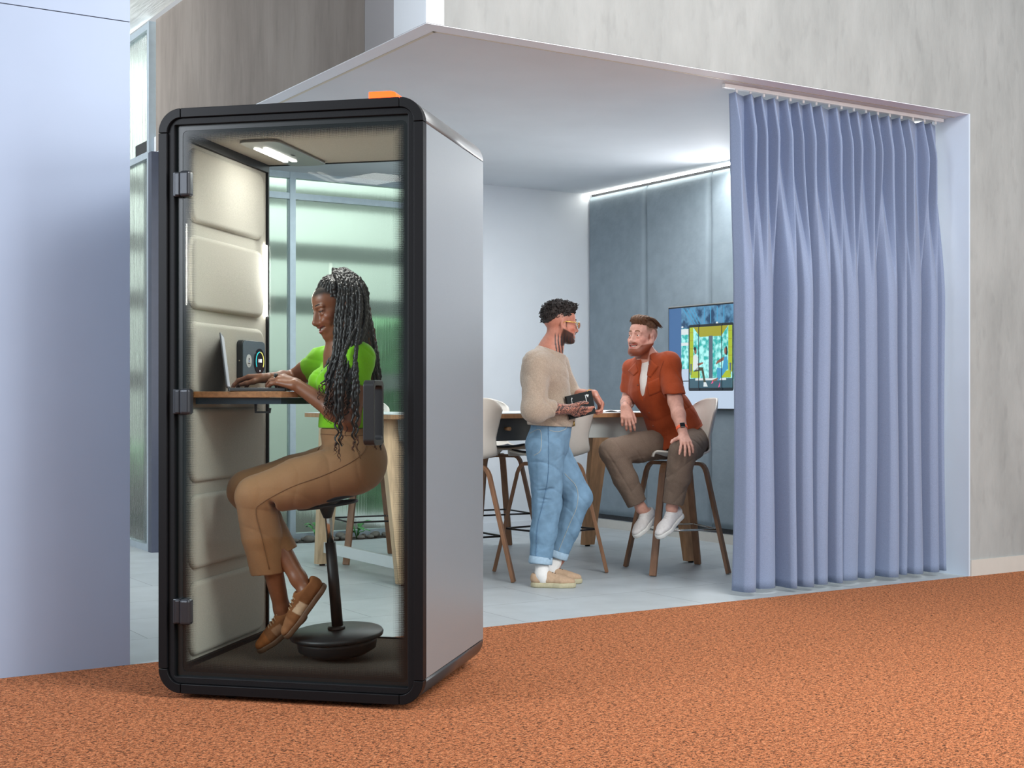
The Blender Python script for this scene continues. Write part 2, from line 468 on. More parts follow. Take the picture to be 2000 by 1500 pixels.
def tile_mat():
    m = bpy.data.materials.new('pale floor tile'); m.use_nodes = True; nt = m.node_tree; N, L = nt.nodes, nt.links
    b = N['Principled BSDF']; b.inputs['Roughness'].default_value = .42; b.inputs['Specular IOR Level'].default_value = .35
    tc = N.new('ShaderNodeTexCoord')
    br = N.new('ShaderNodeTexBrick'); br.offset = .5; br.inputs['Scale'].default_value = 1
    br.inputs['Brick Width'].default_value = 1.2; br.inputs['Row Height'].default_value = .6; br.inputs['Mortar Size'].default_value = .0025
    br.inputs['Color1'].default_value = rgb(180, 188, 192); br.inputs['Color2'].default_value = rgb(172, 181, 186); br.inputs['Mortar'].default_value = rgb(120, 128, 134)
    L.new(tc.outputs['Object'], br.inputs[0])
    n = N.new('ShaderNodeTexNoise'); n.inputs['Scale'].default_value = 5; n.inputs['Detail'].default_value = 8; L.new(tc.outputs['Object'], n.inputs[0])
    r = N.new('ShaderNodeValToRGB'); r.color_ramp.elements[0].color = (.82, .82, .82, 1); r.color_ramp.elements[0].position = .3; r.color_ramp.elements[1].position = .7; L.new(n.outputs[0], r.inputs[0])
    mx = N.new('ShaderNodeMix'); mx.data_type = 'RGBA'; mx.blend_type = 'MULTIPLY'; mx.inputs[0].default_value = .7
    L.new(br.outputs[0], mx.inputs[6]); L.new(r.outputs[0], mx.inputs[7])
    v = N.new('ShaderNodeTexVoronoi'); v.inputs['Scale'].default_value = 26; L.new(tc.outputs['Object'], v.inputs[0])
    r2 = N.new('ShaderNodeValToRGB'); r2.color_ramp.elements[0].position = .05; r2.color_ramp.elements[1].position = .09; r2.color_ramp.elements[0].color = (.72, .72, .72, 1); L.new(v.outputs[0], r2.inputs[0])
    m2 = N.new('ShaderNodeMix'); m2.data_type = 'RGBA'; m2.blend_type = 'MULTIPLY'; m2.inputs[0].default_value = .6
    L.new(mx.outputs[2], m2.inputs[6]); L.new(r2.outputs[0], m2.inputs[7]); L.new(m2.outputs[2], b.inputs['Base Color'])
    return m
M_CARPET, M_TILE = carpet_mat(), tile_mat()
mb = MB(); mb.box((-7, -8, -.1), (9, 0, 0)); struct('floor_carpet', mb, M_CARPET, RM, 'orange looped carpet of the hall in front of the room', 'floor')
mb = MB(); mb.box((-7, .0, -.1), (0, 8, 0)); mb.box((0, 0, -.1), (RW + .3, RD, 0)); struct('floor', mb, M_TILE, RM, 'pale grey tiled floor of the meeting room', 'floor')

# --- ceiling of the room with a shallow border groove
mb = MB(); mb.box((.003, .003, RH), (RW + .1, RD + .5, RH + .12)); struct('ceiling', mb, M_CEIL, RM, 'pale grey plasterboard ceiling of the meeting room', 'ceiling')
M_GROOVE = mat('cream groove bead', rgb(206, 200, 184), .5, noise=10, var=.03)
mb = MB(); mb.box((.10, .11, RH - .004), (.118, RD, RH + .01)); mb.box((.10, .11, RH - .004), (RW, .122, RH + .01))
struct('trim_1', mb, M_GROOVE, RM, 'thin cream bead let into the ceiling border', 'trim')

# --- plastered box above the opening, and the wall to the right of it
mb = MB(); mb.box((.0, 0, RH + .002), (9, .12, 4.6)); mb.box((RW, 0, 0), (9, .12, RH + .002))
struct('wall_front', mb, M_CONC, RM, 'rough grey plaster wall above and beside the opening', 'wall')
mb = MB(); mb.box((0, .68, RH + .001), (.1, RD, 4.0)); struct('wall_left_upper', mb, M_CONC2, RM, 'brownish plaster wall above the open side of the room', 'wall')
mb = MB(); mb.box((.001, .338, RH + .001), (.1, .68, 4.6)); struct('trim_2', mb, M_GREYW, RM, 'smooth grey strip beside the plaster corner', 'wall')
mb = MB(); mb.box((-.003, -.003, RH + .001), (.1, .338, 4.6)); struct('trim_3', mb, M_WHITE, RM, 'smooth white strip at the corner of the plaster box', 'wall')
mb = MB(); mb.box((RW, -.012, 0), (9, .0, .105)); struct('baseboard_right', mb, M_SKIRT, RM, 'pale skirting board under the plaster wall', 'baseboard')

# --- tall pale-blue partition at the left of the picture
mb = MB(); mb.box((-4, 0, 0), (-1.467, .13, 2.791)); mb.box((-4, 0, 2.795), (-1.467, .13, 4.6)); mb.cur = 1; mb.box((-4, .006, 2.789), (-1.469, .124, 2.797))
struct('wall_left', mb, [M_BLUEWALL, M_JOINT], RM, 'tall pale blue partition with one thin joint line', 'wall')

# --- right wall behind the felt panels, recessed skirting
M_REVEAL = mat('blue grey paint', rgb(150, 162, 176), .6, noise=4, var=.03)
mb = MB(); mb.box((RW, .12, 0), (RW + .12, RD + .1, RH)); struct('wall_right', mb, M_REVEAL, RM, 'blue grey side wall of the meeting room', 'wall')
mb = MB(); mb.box((RW - .03, .3, 0), (RW, RD, .074)); struct('baseboard_side', mb, M_SKIRT, RM, 'pale skirting under the felt panels', 'baseboard')
mb = MB(); mb.box((2.5, RD, 0), (RW, RD + .1, RH)); struct('wall_back', mb, M_WHITE, RM, 'white back wall of the meeting room', 'wall')
mb = MB(); mb.box((2.5, RD - .015, 0), (RW - .04, RD, .08)); struct('baseboard_back', mb, M_WHITE, RM, 'white skirting along the back wall', 'baseboard')

mb = MB(); mb.box((RW - .0012, .3, .078), (RW - .0002, RD - .002, RH - .002)); struct('trim_6', mb, M_JOINT, RM, 'dark backing seen in the joints between the felt panels', 'trim')
M_BORD = mat('whitened border paint', rgb(232, 238, 246), .6, noise=3, var=.02)  # whiter than the ceiling: brightness of the lit edge put into the colour
mb = MB(); mb.box((.0, .0, RH - .003), (RW - .012, .108, RH + .0005)); mb.box((.0, .1085, RH - .003), (.098, RD, RH + .0005)); struct('trim_7', mb, M_BORD, RM, 'flush border board round the ceiling edge, whitened to stand in for light', 'trim')
mb = MB(); mb.box((RW - .012, -.001, .0), (RW + .001, .30, RH + .001)); struct('trim_8', mb, mat('pale blue reveal paint', rgb(196, 210, 226), .5, noise=4, var=.02), RM, 'pale blue lining of the jamb beside the curtain', 'trim')
# --- felt wall panels, each a panel of its own
M_FELT = mat('blue grey felt', rgb(128, 141, 150), .95, noise=9, var=.07, bump=.25, bscale=22, spec=.1)
def felt_panel():
    w, h, d = .826, 2.862, .05
    def fn(u, v):
        y = (u - .5) * w; z = (v - .5) * h
        e = min(w / 2 - abs(y), h / 2 - abs(z)); k = min(1, max(0, e) / .05)
        return (-(.012 + (d - .012) * sqrt(1 - (1 - k) ** 2)), y, z)
    # finer near the edges
    def rs(t): 
        t = 2 * t - 1; return .5 + .5 * (abs(t) ** .55) * (1 if t > 0 else -1)
    mb = MB(); mb.grid(lambda u, v: fn(rs(u), rs(v)), 40, 60); 
    mb.box((-.013, -w / 2, -h / 2), (0, w / 2, h / 2))
    return mb
proto = None
PLAB = ['blue grey felt wall panel in the corner beside the white back wall', 'blue grey felt wall panel behind the seated man in the rust shirt',
        'blue grey felt wall panel that carries the lit screen', 'blue grey felt wall panel partly behind the curtain edge', 'blue grey felt wall panel hidden behind the curtain, nearest the opening']
for i in range(5):
    m = RM @ Matrix.Translation((RW - .002, RD - .42 - .84 * i, .118 + 1.431))
    if i == 0:
        proto = felt_panel().build('felt_wall_panel', M_FELT); proto.matrix_world = m; o = proto
    else:
        o = proto.copy(); link(o); o.matrix_world = m
    if i == 4: COL.objects.unlink(o); continue
    tag(o, PLAB[i], 'wall panel', 'felt panels along the side wall')

# --- light strip in the cove over the panels
M_LED = mat('white light strip', (1, 1, 1, 1), .5, emit=rgb(255, 250, 238), es=14)
mb = MB(); mb.box((RW - .078, .35, RH - .014), (RW - .058, RD - .004, RH - .004))
o = mb.build('light_strip', M_LED); o.matrix_world = RM; tag(o, 'long white light strip in the cove above the felt panels', 'light')

# --- windows: frosted glass in pale frames
def frosted():
    m = bpy.data.materials.new('reeded frosted glass'); m.use_nodes = True; nt = m.node_tree; N, L = nt.nodes, nt.links
    b = N['Principled BSDF']; b.inputs['Base Color'].default_value = (.88, .968, .945, 1); b.inputs['Roughness'].default_value = .2
    b.inputs['Transmission Weight'].default_value = 1; b.inputs['IOR'].default_value = 1.25
    tc = N.new('ShaderNodeTexCoord'); mp = N.new('ShaderNodeMapping'); mp.inputs['Scale'].default_value = (1, 1, .02); L.new(tc.outputs['Object'], mp.inputs[0])
    n = N.new('ShaderNodeTexNoise'); n.inputs['Scale'].default_value = 60; n.inputs['Detail'].default_value = 3; L.new(mp.outputs[0], n.inputs[0])
    bp = N.new('ShaderNodeBump'); bp.inputs['Strength'].default_value = .35; bp.inputs['Distance'].default_value = .01; L.new(n.outputs[0], bp.inputs['Height']); L.new(bp.outputs[0], b.inputs['Normal'])
    return m
M_FROST = frosted()
GT = RD + .32                                   # the back glazing stands behind a pebble bed
def window(name, lab, s0, s1, axis, t, cuts, zc, ztop=RH, frame=.05):
    """frame members and one pane per bay; axis 'a' runs along s at depth t, 'b' along t at s"""
    def B(mb, u0, u1, z0, z1, d):
        if axis == 'a': mb.box((u0, t - d, z0), (u1, t + d, z1))
        else: mb.box((t - d, u0, z0), (t + d, u1, z1))
    mb = MB()
    us = [s0] + cuts + [s1]
    for i, u in enumerate(us):
        lo = u if i == 0 else (u - frame if i == len(us) - 1 else u - frame / 2)
        B(mb, lo, lo + frame, 0, ztop, .035)
    zs = [0] + zc + [ztop]
    for i, z in enumerate(zs):
        lo = z if i == 0 else (z - frame if i == len(zs) - 1 else z - frame / 2)
        B(mb, s0 + .001, s1 - .001, lo, lo + frame, .03)
    fr = struct(name, mb, M_METALW, RM, lab, 'window')
    for i in range(len(us) - 1):
        for j in range(len(zs) - 1):
            p = MB(); B(p, us[i] + .03, us[i + 1] - .03, zs[j] + .03, zs[j + 1] - .03, .004)
            g = p.build('pane', M_FROST, fr); g['kind'] = 'structure'
    return fr
window('window_1', 'frosted glazing with pale frames behind the pod', .03, 2.5, 'a', GT, [1.23], [2.81])
window('window_2', 'tall frosted glazing beside the blue partition', RD + .06, 7.6, 'b', .0, [6.2], [3.0], 4.0)
mb = MB(); mb.box((-.04, RD - .02, 0), (.06, RD + .06, RH)); struct('trim_4', mb, M_NAVYF, RM, 'dark blue corner post of the glazing', 'post')
mb = MB(); mb.box((2.5, RD + .1, 0), (2.6, GT + .05, RH)); struct('trim_5', mb, M_WHITE, RM, 'white return beside the glazing', 'wall')

# --- pebble bed and courtyard behind the glass
M_SOIL = mat('dark soil', rgb(52, 50, 46), .95, noise=30, var=.4, bump=.6, bscale=60)
mb = MB(); mb.box((0, RD, -.1), (2.5, RD + 6, -.015)); struct('ground', mb, M_SOIL, RM, 'dark soil of the planting bed behind the room', 'ground')
M_STONE = mat('grey pebble', rgb(104, 102, 96), .8, noise=14, var=.35, bump=.3, bscale=40)
def pebble():
    bm = bmesh.new(); bmesh.ops.create_icosphere(bm, subdivisions=2, radius=1); f = wavy(3, 1.6)
    for v in bm.verts: v.co *= 1 + .16 * f(*v.co)
    return MB().bm(bm, smooth=True)
pp = pebble().build('pebble', M_STONE); r0 = random.Random(4)
spots = [(1.75, RD + .17, .06), (1.40, RD + .2, .06)]
for k in range(4000):
    s_, t_ = r0.uniform(.25, 2.42), r0.uniform(RD + .05, GT - .08); r_ = r0.uniform(.020, .05)
    if all((s_ - a) ** 2 + (t_ - b) ** 2 > (1.32 * (r_ + c)) ** 2 for a, b, c in spots): spots.append((s_, t_, r_))
    if len(spots) >= 110: break
for i, (s_, t_, r_) in enumerate(spots[2:]):
    o = pp if i == 0 else pp.copy()
    if i: link(o)
    o.matrix_world = RM @ Matrix.Translation((s_, t_, r_ * .45)) @ Matrix.Rotation(r0.uniform(0, 6), 4, 'Z') @ Matrix.Diagonal((r_ * 1.25, r_, r_ * .72, 1))
    tag(o, 'rounded grey pebble in the bed along the frosted glazing', 'pebble', 'pebbles in the bed along the glazing')
M_LEAF = mat('green leaf', rgb(58, 128, 62), .5, noise=12, var=.25, spec=.4)
def leaf_at(mb, base, dirv, ln, w):
    d = Vector(dirv).normalized(); sd = d.cross(Vector((0, 0, 1))).normalized(); up = sd.cross(d)
    def fn(u, v):
        x = v; ww = w * sin(pi * min(1, x * .93 + .04)) ** .8
        p = Vector(base) + d * (ln * x) + sd * (ww * (u - .5)) + up * (.15 * ln * sin(pi * x) - abs(u - .5) * .25 * w) - Vector((0, 0, ln * .35 * x * x))
        return p
    mb.grid(fn, 5, 9)
def plant(name, lab, s_, t_, n, ln, sd):
    r1 = random.Random(sd); t = thing(name, lab, 'plant', RM @ Matrix.Translation((s_, t_, 0)), 'low plants in the pebble bed')
    st = MB(); lv = MB()
    for i in range(n):
        a = 2 * pi * i / n + r1.uniform(-.3, .3); h = r1.uniform(.05, .13); tip = Vector((cos(a) * .05, sin(a) * .05, h))
        st.tube([(0, 0, -.01), tuple(tip * .5 + Vector((0, 0, .02))), tuple(tip)], .004, 6)
        leaf_at(lv, tip, (cos(a), sin(a), .5), ln * r1.uniform(.7, 1.1), ln * .55)
    st.build('stem', M_LEAF, t); lv.build('foliage', M_LEAF, t)
plant('leafy_plant', 'small green leafy plant among the pebbles behind the stool column', 1.75, RD + .17, 7, .10, 1)
plant('leafy_plant', 'small green leafy plant among the pebbles close to the window mullion', 1.40, RD + .2, 6, .09, 5)
M_GARDEN = mat('pale garden wall', rgb(190, 196, 188), .8, noise=3, var=.05)
M_HEDGE = mat('hedge green', rgb(96, 136, 98), .8, noise=9, var=.5, bump=.6, bscale=30)
M_SLAT = mat('grey slat', rgb(120, 128, 120), .7, noise=6, var=.1)
mb = MB(); mb.box((-.2, RD + 3.4, -.1), (8, RD + 3.6, 4.5)); struct('wall_garden', mb, M_GARDEN, RM, 'pale wall at the back of the planted court', 'wall')
def hedge(lab, s0, s1, t0, z1, sd):
    f = wavy(sd, 9); g = wavy(sd + 1, 30)
    S = Sculpt(.035, .1); S.rbox(((s0 + s1) / 2, t0, z1 / 2), ((s1 - s0) / 2, .32, z1 / 2), r=.15)
    S.warp(lambda X, Y, Z: .06 * f(X, Y, Z) + .035 * g(X, Y, Z))
    o = S.build('hedge', M_HEDGE); o.matrix_world = RM; return tag(o, lab, 'hedge', 'clipped hedges in the court')
hedge('tall clipped green hedge behind the frosted glazing, beyond the braided person', 2.75, 4.2, RD + 2.2, 1.95, 3)
hedge('low clipped green hedge behind the frosted glazing beside the corner post', .1, 1.35, RD + 2.6, .7, 6)
sc_r = thing('garden_screen', 'grey slatted rail screen in the court behind the frosted glazing', 'screen', RM @ Matrix.Translation((2.1, RD + 1.63, -.02)))
for z in (1.25, 1.95, 2.45, 2.95):
    mb = MB(); mb.box((-2.05, -.03, z), (2.05, .03, z + .16)); mb.build('rail', M_SLAT, sc_r)
for s_ in (-2.11, 2.05):
    mb = MB(); mb.box((s_, -.03, 0), (s_ + .06, .03, 3.3)); mb.build('post', M_SLAT, sc_r)

# --- bright rippled ceiling of the hall beyond
M_FOIL = mat('white rippled foil ceiling', rgb(238, 242, 240), .35, noise=5, var=.1, bump=.8, bscale=7, stretch=(6, .6, 1))
mb = MB(); mb.box((-7, 1.5, 4.02), (-.02, 8, 4.1)); struct('ceiling_hall', mb, M_FOIL, RM, 'white rippled ceiling of the hall beyond the partition', 'ceiling')

# --- curtain
def curtain():
    s0, s1, zt, zb, t0 = 2.16, 3.95, 2.955, .03, .175
    nu, nv = 900, 60
    NT, NB = 18, 12
    r1 = random.Random(11)
    jb = [r1.uniform(-.35, .35) for _ in range(NB + 2)]; ab = [r1.uniform(.7, 1.25) for _ in range(NB + 2)]; jt = [r1.uniform(-.22, .22) for _ in range(NT + 2)]
    def seg(ph, j):
        i = int(math.floor(ph)); J = lambda q: q + j[min(max(q, 0), len(j) - 1)]
        while ph < J(i): i -= 1
        while ph >= J(i + 1): i += 1
        return i, (ph - J(i)) / (J(i + 1) - J(i))
    def saw(ph, j, e):
        i, f = seg(ph, j); h = f / e if f < e else (1 - (f - e) / (1 - e)) ** 1.25
        return h - .35 * max(0, 1 - abs(f - e) / .05) * .12
    def tongue(ph, j, amp):
        i, f = seg(ph, j); a_ = amp[min(max(i, 0), len(amp) - 1)]
        return a_ * (.62 * max(0, sin(pi * f)) ** .55 + .38 * (f / .12 if f < .12 else (1 - (f - .12) / .88)))
    def fn(u, v):
        z = zb + (zt - zb) * v
        k = min(1, max(0, (z - 1.75) / (2.72 - 1.75))); k = k * k * (3 - 2 * k)
        ht = saw(u * NT, jt, .13); hb = tongue(u * NB, jb, ab)
        flop = max(0, (zt - z)) 
        top = min(1, (zt - z) / .22)
        dep = (1 - k) * .17 * hb + k * (.075 + .045 * top) * ht + .008 * sin(u * 47 + z * 1.3)
        dep = max(dep, 0)
        lean = -.018 * k * ht * (1 - .5 * top)            # pleat tips turn towards the hall's left
        sw = .012 * sin(z * 2.1 + u * 9) * (1 - v)
        return (s0 + (s1 - s0) * u + lean + sw - .02 * (1 - v) * (1 - u), t0 - dep + .05, z - .004 * hb * (1 - v))
    mb = MB(); mb.grid(fn, nu, nv); return mb
M_CURT = mat('blue grey curtain cloth', rgb(130, 145, 174), .8, noise=240, var=.10, bump=.12, bscale=420, sheen=.15, spec=.25)
ct = thing('curtain', 'long blue grey pleated curtain drawn across half the opening', 'curtain', RM @ Matrix.Translation((3.1, .14, .03)))
o = curtain().build('fabric', M_CURT, ct, solid=.0025)
for v in o.data.vertices: v.co -= Vector((3.1, .14, .03))
# hem line sewn near the bottom is part of the cloth; the gliders hang in the rail
M_RAIL = mat('white rail', rgb(232, 234, 236), .4, noise=30, var=.02)
rl = thing('curtain_rail', 'white ceiling rail with small gliders carrying the curtain', 'rail', RM @ Matrix.Translation((2.0, .20, RH - .02)))
mb = MB(); mb.box((.1, -.014, -.004), (2.0, .014, .018)); mb.build('track', M_RAIL, rl)
for i in range(17):
    g = MB(); x = .2 + i * 1.79 / 16.5; g.box((x - .006, -.005, -.024), (x + .006, .005, -.004), .002); g.build('glider', M_RAIL, rl)
# ================================================================ THE POD
PM = POD.mat()
pod = thing('office_phone_booth', 'black framed single person office booth with glass door standing on the orange carpet', 'phone booth', PM)
M_BLK = mat('black powder coat', rgb(14, 15, 18), .45, noise=260, var=.12, bump=.05, bscale=400, spec=.2)
M_BLK2 = mat('black inner frame', rgb(16, 18, 21), .5, noise=300, var=.15, bump=.1, bscale=350, spec=.2)
M_SATIN = mat('satin grey lacquer', rgb(146, 155, 161), .36, metal=.45, noise=300, var=.03, spec=.5)
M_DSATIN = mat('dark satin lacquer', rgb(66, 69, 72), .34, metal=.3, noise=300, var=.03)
M_TAN = mat('greige upholstery', rgb(176, 173, 163), .95, noise=260, var=.10, bump=.15, bscale=500, spec=.1, sheen=.2)
M_GASK = mat('black gasket', rgb(8, 20, 22), .3, noise=30, var=.1)
R_ = .0925; TH = .055                                   # corner radius and wall thickness
def arc(cx, cz, r, a0, a1, n=10): return [(cx + r * cos(a0 + (a1 - a0) * i / n), cz + r * sin(a0 + (a1 - a0) * i / n)) for i in range(n + 1)]
CN = [(PW - R_, PH - R_, 0), (R_, PH - R_, pi / 2), (R_, PZ + R_, pi), (PW - R_, PZ + R_, 1.5 * pi)]
g = .0015
def ring_parts(nc, nb, w, q0, q1, mc, mbar, bars=True):
    for cx, cz, a0 in CN:
        out = arc(cx, cz, R_, a0 + .012, a0 + pi / 2 - .012); inn = arc(cx, cz, R_ - w, a0 + .012, a0 + pi / 2 - .012)
        m = MB(); m.prism(out + inn[::-1], 'y', q0, q1); m.build(nc, mc, pod, bevel=.002)
    for x0, z0, x1, z1 in ((R_ + g, PH - w, PW - R_ - g, PH), (R_ + g, PZ, PW - R_ - g, PZ + w), (0, PZ + R_ + g, w, PH - R_ - g), (PW - w, PZ + R_ + g, PW, PH - R_ - g)):
        m = MB(); m.box((x0, q0, z0), (x1, q1, z1)); m.build(nb, mbar, pod, bevel=.002)
ring_parts('frame_corner', 'frame_bar', .036, 0, .045, M_BLK, M_BLK)
# shell: corner profiles, flat side panels, roof and base
for i, (cx, cz, a0) in enumerate(CN):
    out = arc(cx, cz, R_ - .0005, a0 + .02, a0 + pi / 2 - .02); inn = arc(cx, cz, R_ - .03, a0 + .02, a0 + pi / 2 - .02)
    m = MB(); m.prism(out + inn[::-1], 'y', .046, PD, smooth=False); o = m.build('corner_profile', M_DSATIN if cz < 1 else mat('highlit satin lacquer', rgb(112, 115, 117), .32, metal=.2, noise=300, var=.03), pod)  # upper corners lighter: the highlight is put into their colour
    for p in o.data.polygons: p.use_smooth = abs(p.normal.y) < .5
for x0, x1 in ((.0, .05), (PW - .05, PW)):
    m = MB(); m.box((x0, .0465, PZ + R_ + .002), (x1, PD, PH - R_ - .002)); m.build('side_panel', M_SATIN, pod, bevel=.002)
m = MB(); m.box((R_ + .002, .0465, PH - .05), (PW - R_ - .002, PD, PH)); m.build('roof_panel', M_DSATIN, pod)
m = MB(); m.box((R_ + .002, .0465, PZ), (PW - R_ - .002, PD, PZ + .05)); m.build('base_panel', M_DSATIN, pod)
# dark core seen in the seams
ri = rrect(.012, PZ + .012, PW - .012, PH - .012, R_ - .012, 10); ro = rrect(.06, PZ + .06, PW - .06, PH - .06, .04, 10)
m = MB(); m.prism(ri, 'y', .047, PD - .002, hole=ro); m.build('core', M_GASK, pod)
# levelling feet
for x in (.27, .82):
    for y in (.09, PD - .1):
        m = MB(); m.lathe([(.004, .0), (.028, .0), (.028, .006), (.012, .012), (.012, .03)], 20, Matrix.Translation((x, y, 0))); m.build('foot', M_BLK, pod)
# interior
IX0, IX1, IZ0, IZ1 = .062, PW - .062, .10, 2.205
m = MB(); m.box((IX0, .06, PZ + .05), (IX1, PD - .01, IZ0)); M_PCARP = mat('dark speckled carpet', rgb(84, 76, 68), .95, noise=200, var=.6, bump=.5, bscale=220, spec=.1); m.build('carpet', M_PCARP, pod)
m = MB(); m.box((IX0, .06, IZ1), (IX1, PD - .01, PH - .05)); m.build('headliner', M_TAN, pod)
m = MB(); m.box((IX0 - .02, .06, IZ0), (IX0 + .0, PD - .014, IZ1 - .035)); m.build('wall_lining', M_TAN, pod)
m = MB(); m.box((IX1 - .0, .06, IZ0), (IX1 + .02, PD - .014, IZ1 - .0)); m.build('wall_lining', M_TAN, pod)
m = MB(); m.box((IX0 - .0, .06, IZ1 - .034), (IX0 + .016, PD - .014, IZ1)); m.build('ceiling_trim', M_BLK, pod)
m = MB(); m.box((IX0, .06, IZ0), (IX0 + .02, PD - .014, IZ0 + .018)); m.build('floor_trim', M_BLK2, pod)
# padded cushions up both linings
def cushion(side, z0, z1, q0=.122, q1=PD - .060, d=.020):
    w, h = (q1 - q0) / 2, (z1 - z0) / 2
    n = 64
    def sq(u): return sin(pi / 2 * (2 * u - 1)) * .5 + .5 * sin(pi / 2 * sin(pi / 2 * (2 * u - 1)))
    def fn(u, v):
        a, b = sq(u), sq(v)
        # squircle map gives rounded corners
        rr = .062
        y, z = a * w, b * h
        cx, cz = max(abs(y) - (w - rr), 0), max(abs(z) - (h - rr), 0)
        if cx > 0 and cz > 0:
            L_ = sqrt(cx * cx + cz * cz); k = max(cx, cz) / L_; y = (w - rr + cx * k) * (1 if y > 0 else -1); z = (h - rr + cz * k) * (1 if z > 0 else -1)
            e = rr - sqrt((abs(y) - w + rr) ** 2 + (abs(z) - h + rr) ** 2)
        else: e = min(w - abs(y), h - abs(z))
        k = min(1, max(e, 0) / .020); x = .001 + d * (.85 * sqrt(1 - (1 - k) ** 2) + .15 * min(1, max(e, 0) / .14) ** .8)
        return ((IX0 + x) if side == 0 else (IX1 - x), (q0 + q1) / 2 + y, (z0 + z1) / 2 + z)
    m = MB(); m.grid(fn, n, n); m.build('padded_cushion', M_TAN, pod)
zz = [2.155 - .3455 * i for i in range(6)]
for z in zz: cushion(0, z - .3455 + .05, z)
for z in zz: cushion(1, z - .3455 + .05, z)
# ceiling light plate
M_PLATE = mat('grey metal plate', rgb(132, 136, 134), .3, metal=.5, noise=200, var=.03)
M_PLED = mat('warm light strip', (1, 1, 1, 1), .5, emit=rgb(255, 248, 238), es=16)
lp = MB(); lp.prism(rrect(.19, .30, .362, .885, .04), 'z', IZ1 - .012, IZ1 - .0005); lpo = lp.build('ceiling_light', M_PLATE, pod, bevel=.003)
for x in (.205, .246):
    s_ = MB(); s_.prism(rrect(x, .43, x + .022, .76, .009), 'z', IZ1 - .0145, IZ1 - .0125); s_.build('light_tube', M_PLED, lpo)
s_ = MB(); s_.prism(rrect(.30, .60, .312, .63, .005), 'z', IZ1 - .0135, IZ1 - .0125); s_.build('motion_sensor', M_BLK, lpo)
# upright light bars in the lining edges
for q in (.082, PD - .038):
    s_ = MB(); s_.box((IX0 - .0005, q, 1.525), (IX0 + .011, q + .019, 1.845), .0024); s_.build('upright_light_bar', M_PLED, pod)
# rear glass in its slim frame
def clear_glass(name, tint, edge=None):
    m = bpy.data.materials.new(name); m.use_nodes = True; nt = m.node_tree; N, L = nt.nodes, nt.links; N.clear()
    out = N.new('ShaderNodeOutputMaterial'); tr = N.new('ShaderNodeBsdfTransparent'); tr.inputs[0].default_value = tint
    gl = N.new('ShaderNodeBsdfGlossy'); gl.inputs['Roughness'].default_value = .01; fr = N.new('ShaderNodeFresnel'); fr.inputs['IOR'].default_value = 1.27
    mx = N.new('ShaderNodeMixShader'); L.new(fr.outputs[0], mx.inputs[0]); L.new(tr.outputs[0], mx.inputs[1]); L.new(gl.outputs[0], mx.inputs[2])
    last = mx.outputs[0]
    if edge:                                            # printed black dot border, dots shrink away from the edge
        x0, x1, z0, z1, band = edge
        tc = N.new('ShaderNodeTexCoord'); sp = N.new('ShaderNodeSeparateXYZ'); L.new(tc.outputs['Object'], sp.inputs[0])
        def M_(op, a, b=None):
            n = N.new('ShaderNodeMath'); n.operation = op
            for i, x in enumerate((a, b)):
                if x is None: continue
                if isinstance(x, (int, float)): n.inputs[i].default_value = x
                else: L.new(x, n.inputs[i])
            return n.outputs[0]
        dx = M_('MINIMUM', M_('SUBTRACT', sp.outputs[0], x0), M_('SUBTRACT', x1, sp.outputs[0]))
        dz = M_('MINIMUM', M_('SUBTRACT', sp.outputs[2], z0), M_('SUBTRACT', z1, sp.outputs[2]))
        e = M_('DIVIDE', M_('MINIMUM', dx, dz), band)
        k = 2 * pi / .0052
        w = M_('MULTIPLY', M_('SINE', M_('MULTIPLY', M_('ADD', sp.outputs[0], sp.outputs[2]), k * .707)), M_('SINE', M_('MULTIPLY', M_('SUBTRACT', sp.outputs[0], sp.outputs[2]), k * .707)))
        cov = M_('GREATER_THAN', M_('ADD', M_('MULTIPLY', w, .5), .5), M_('SUBTRACT', M_('MULTIPLY', e, 1.25), .25))
        inside = M_('LESS_THAN', e, 1.0)
        fac = M_('MULTIPLY', cov, inside)
        bk = N.new('ShaderNodeBsdfPrincipled'); bk.inputs['Base Color'].default_value = rgb(10, 22, 24); bk.inputs['Roughness'].default_value = .15
        m2 = N.new('ShaderNodeMixShader'); L.new(fac, m2.inputs[0]); L.new(last, m2.inputs[1]); L.new(bk.outputs[0], m2.inputs[2]); last = m2.outputs[0]
    L.new(last, out.inputs[0]); return m
m = MB(); w_ = .012
oo = rrect(IX0 - .008, IZ0 - .02, IX1 + .008, IZ1 + .02, .002, 2); ii = rrect(IX0 + w_, IZ0 + .006, IX1 - w_, IZ1 - .004, .002, 2)
m.prism(oo, 'y', PD - .012, PD, hole=ii); rf = m.build('rear_frame', M_BLK, pod)
m = MB(); m.quad((IX0, PD - .008, IZ0), (IX1, PD - .008, IZ0), (IX1, PD - .008, IZ1), (IX0, PD - .008, IZ1)); m.build('rear_glass', clear_glass('clear rear glass', (.92, .965, .945, 1)), rf)
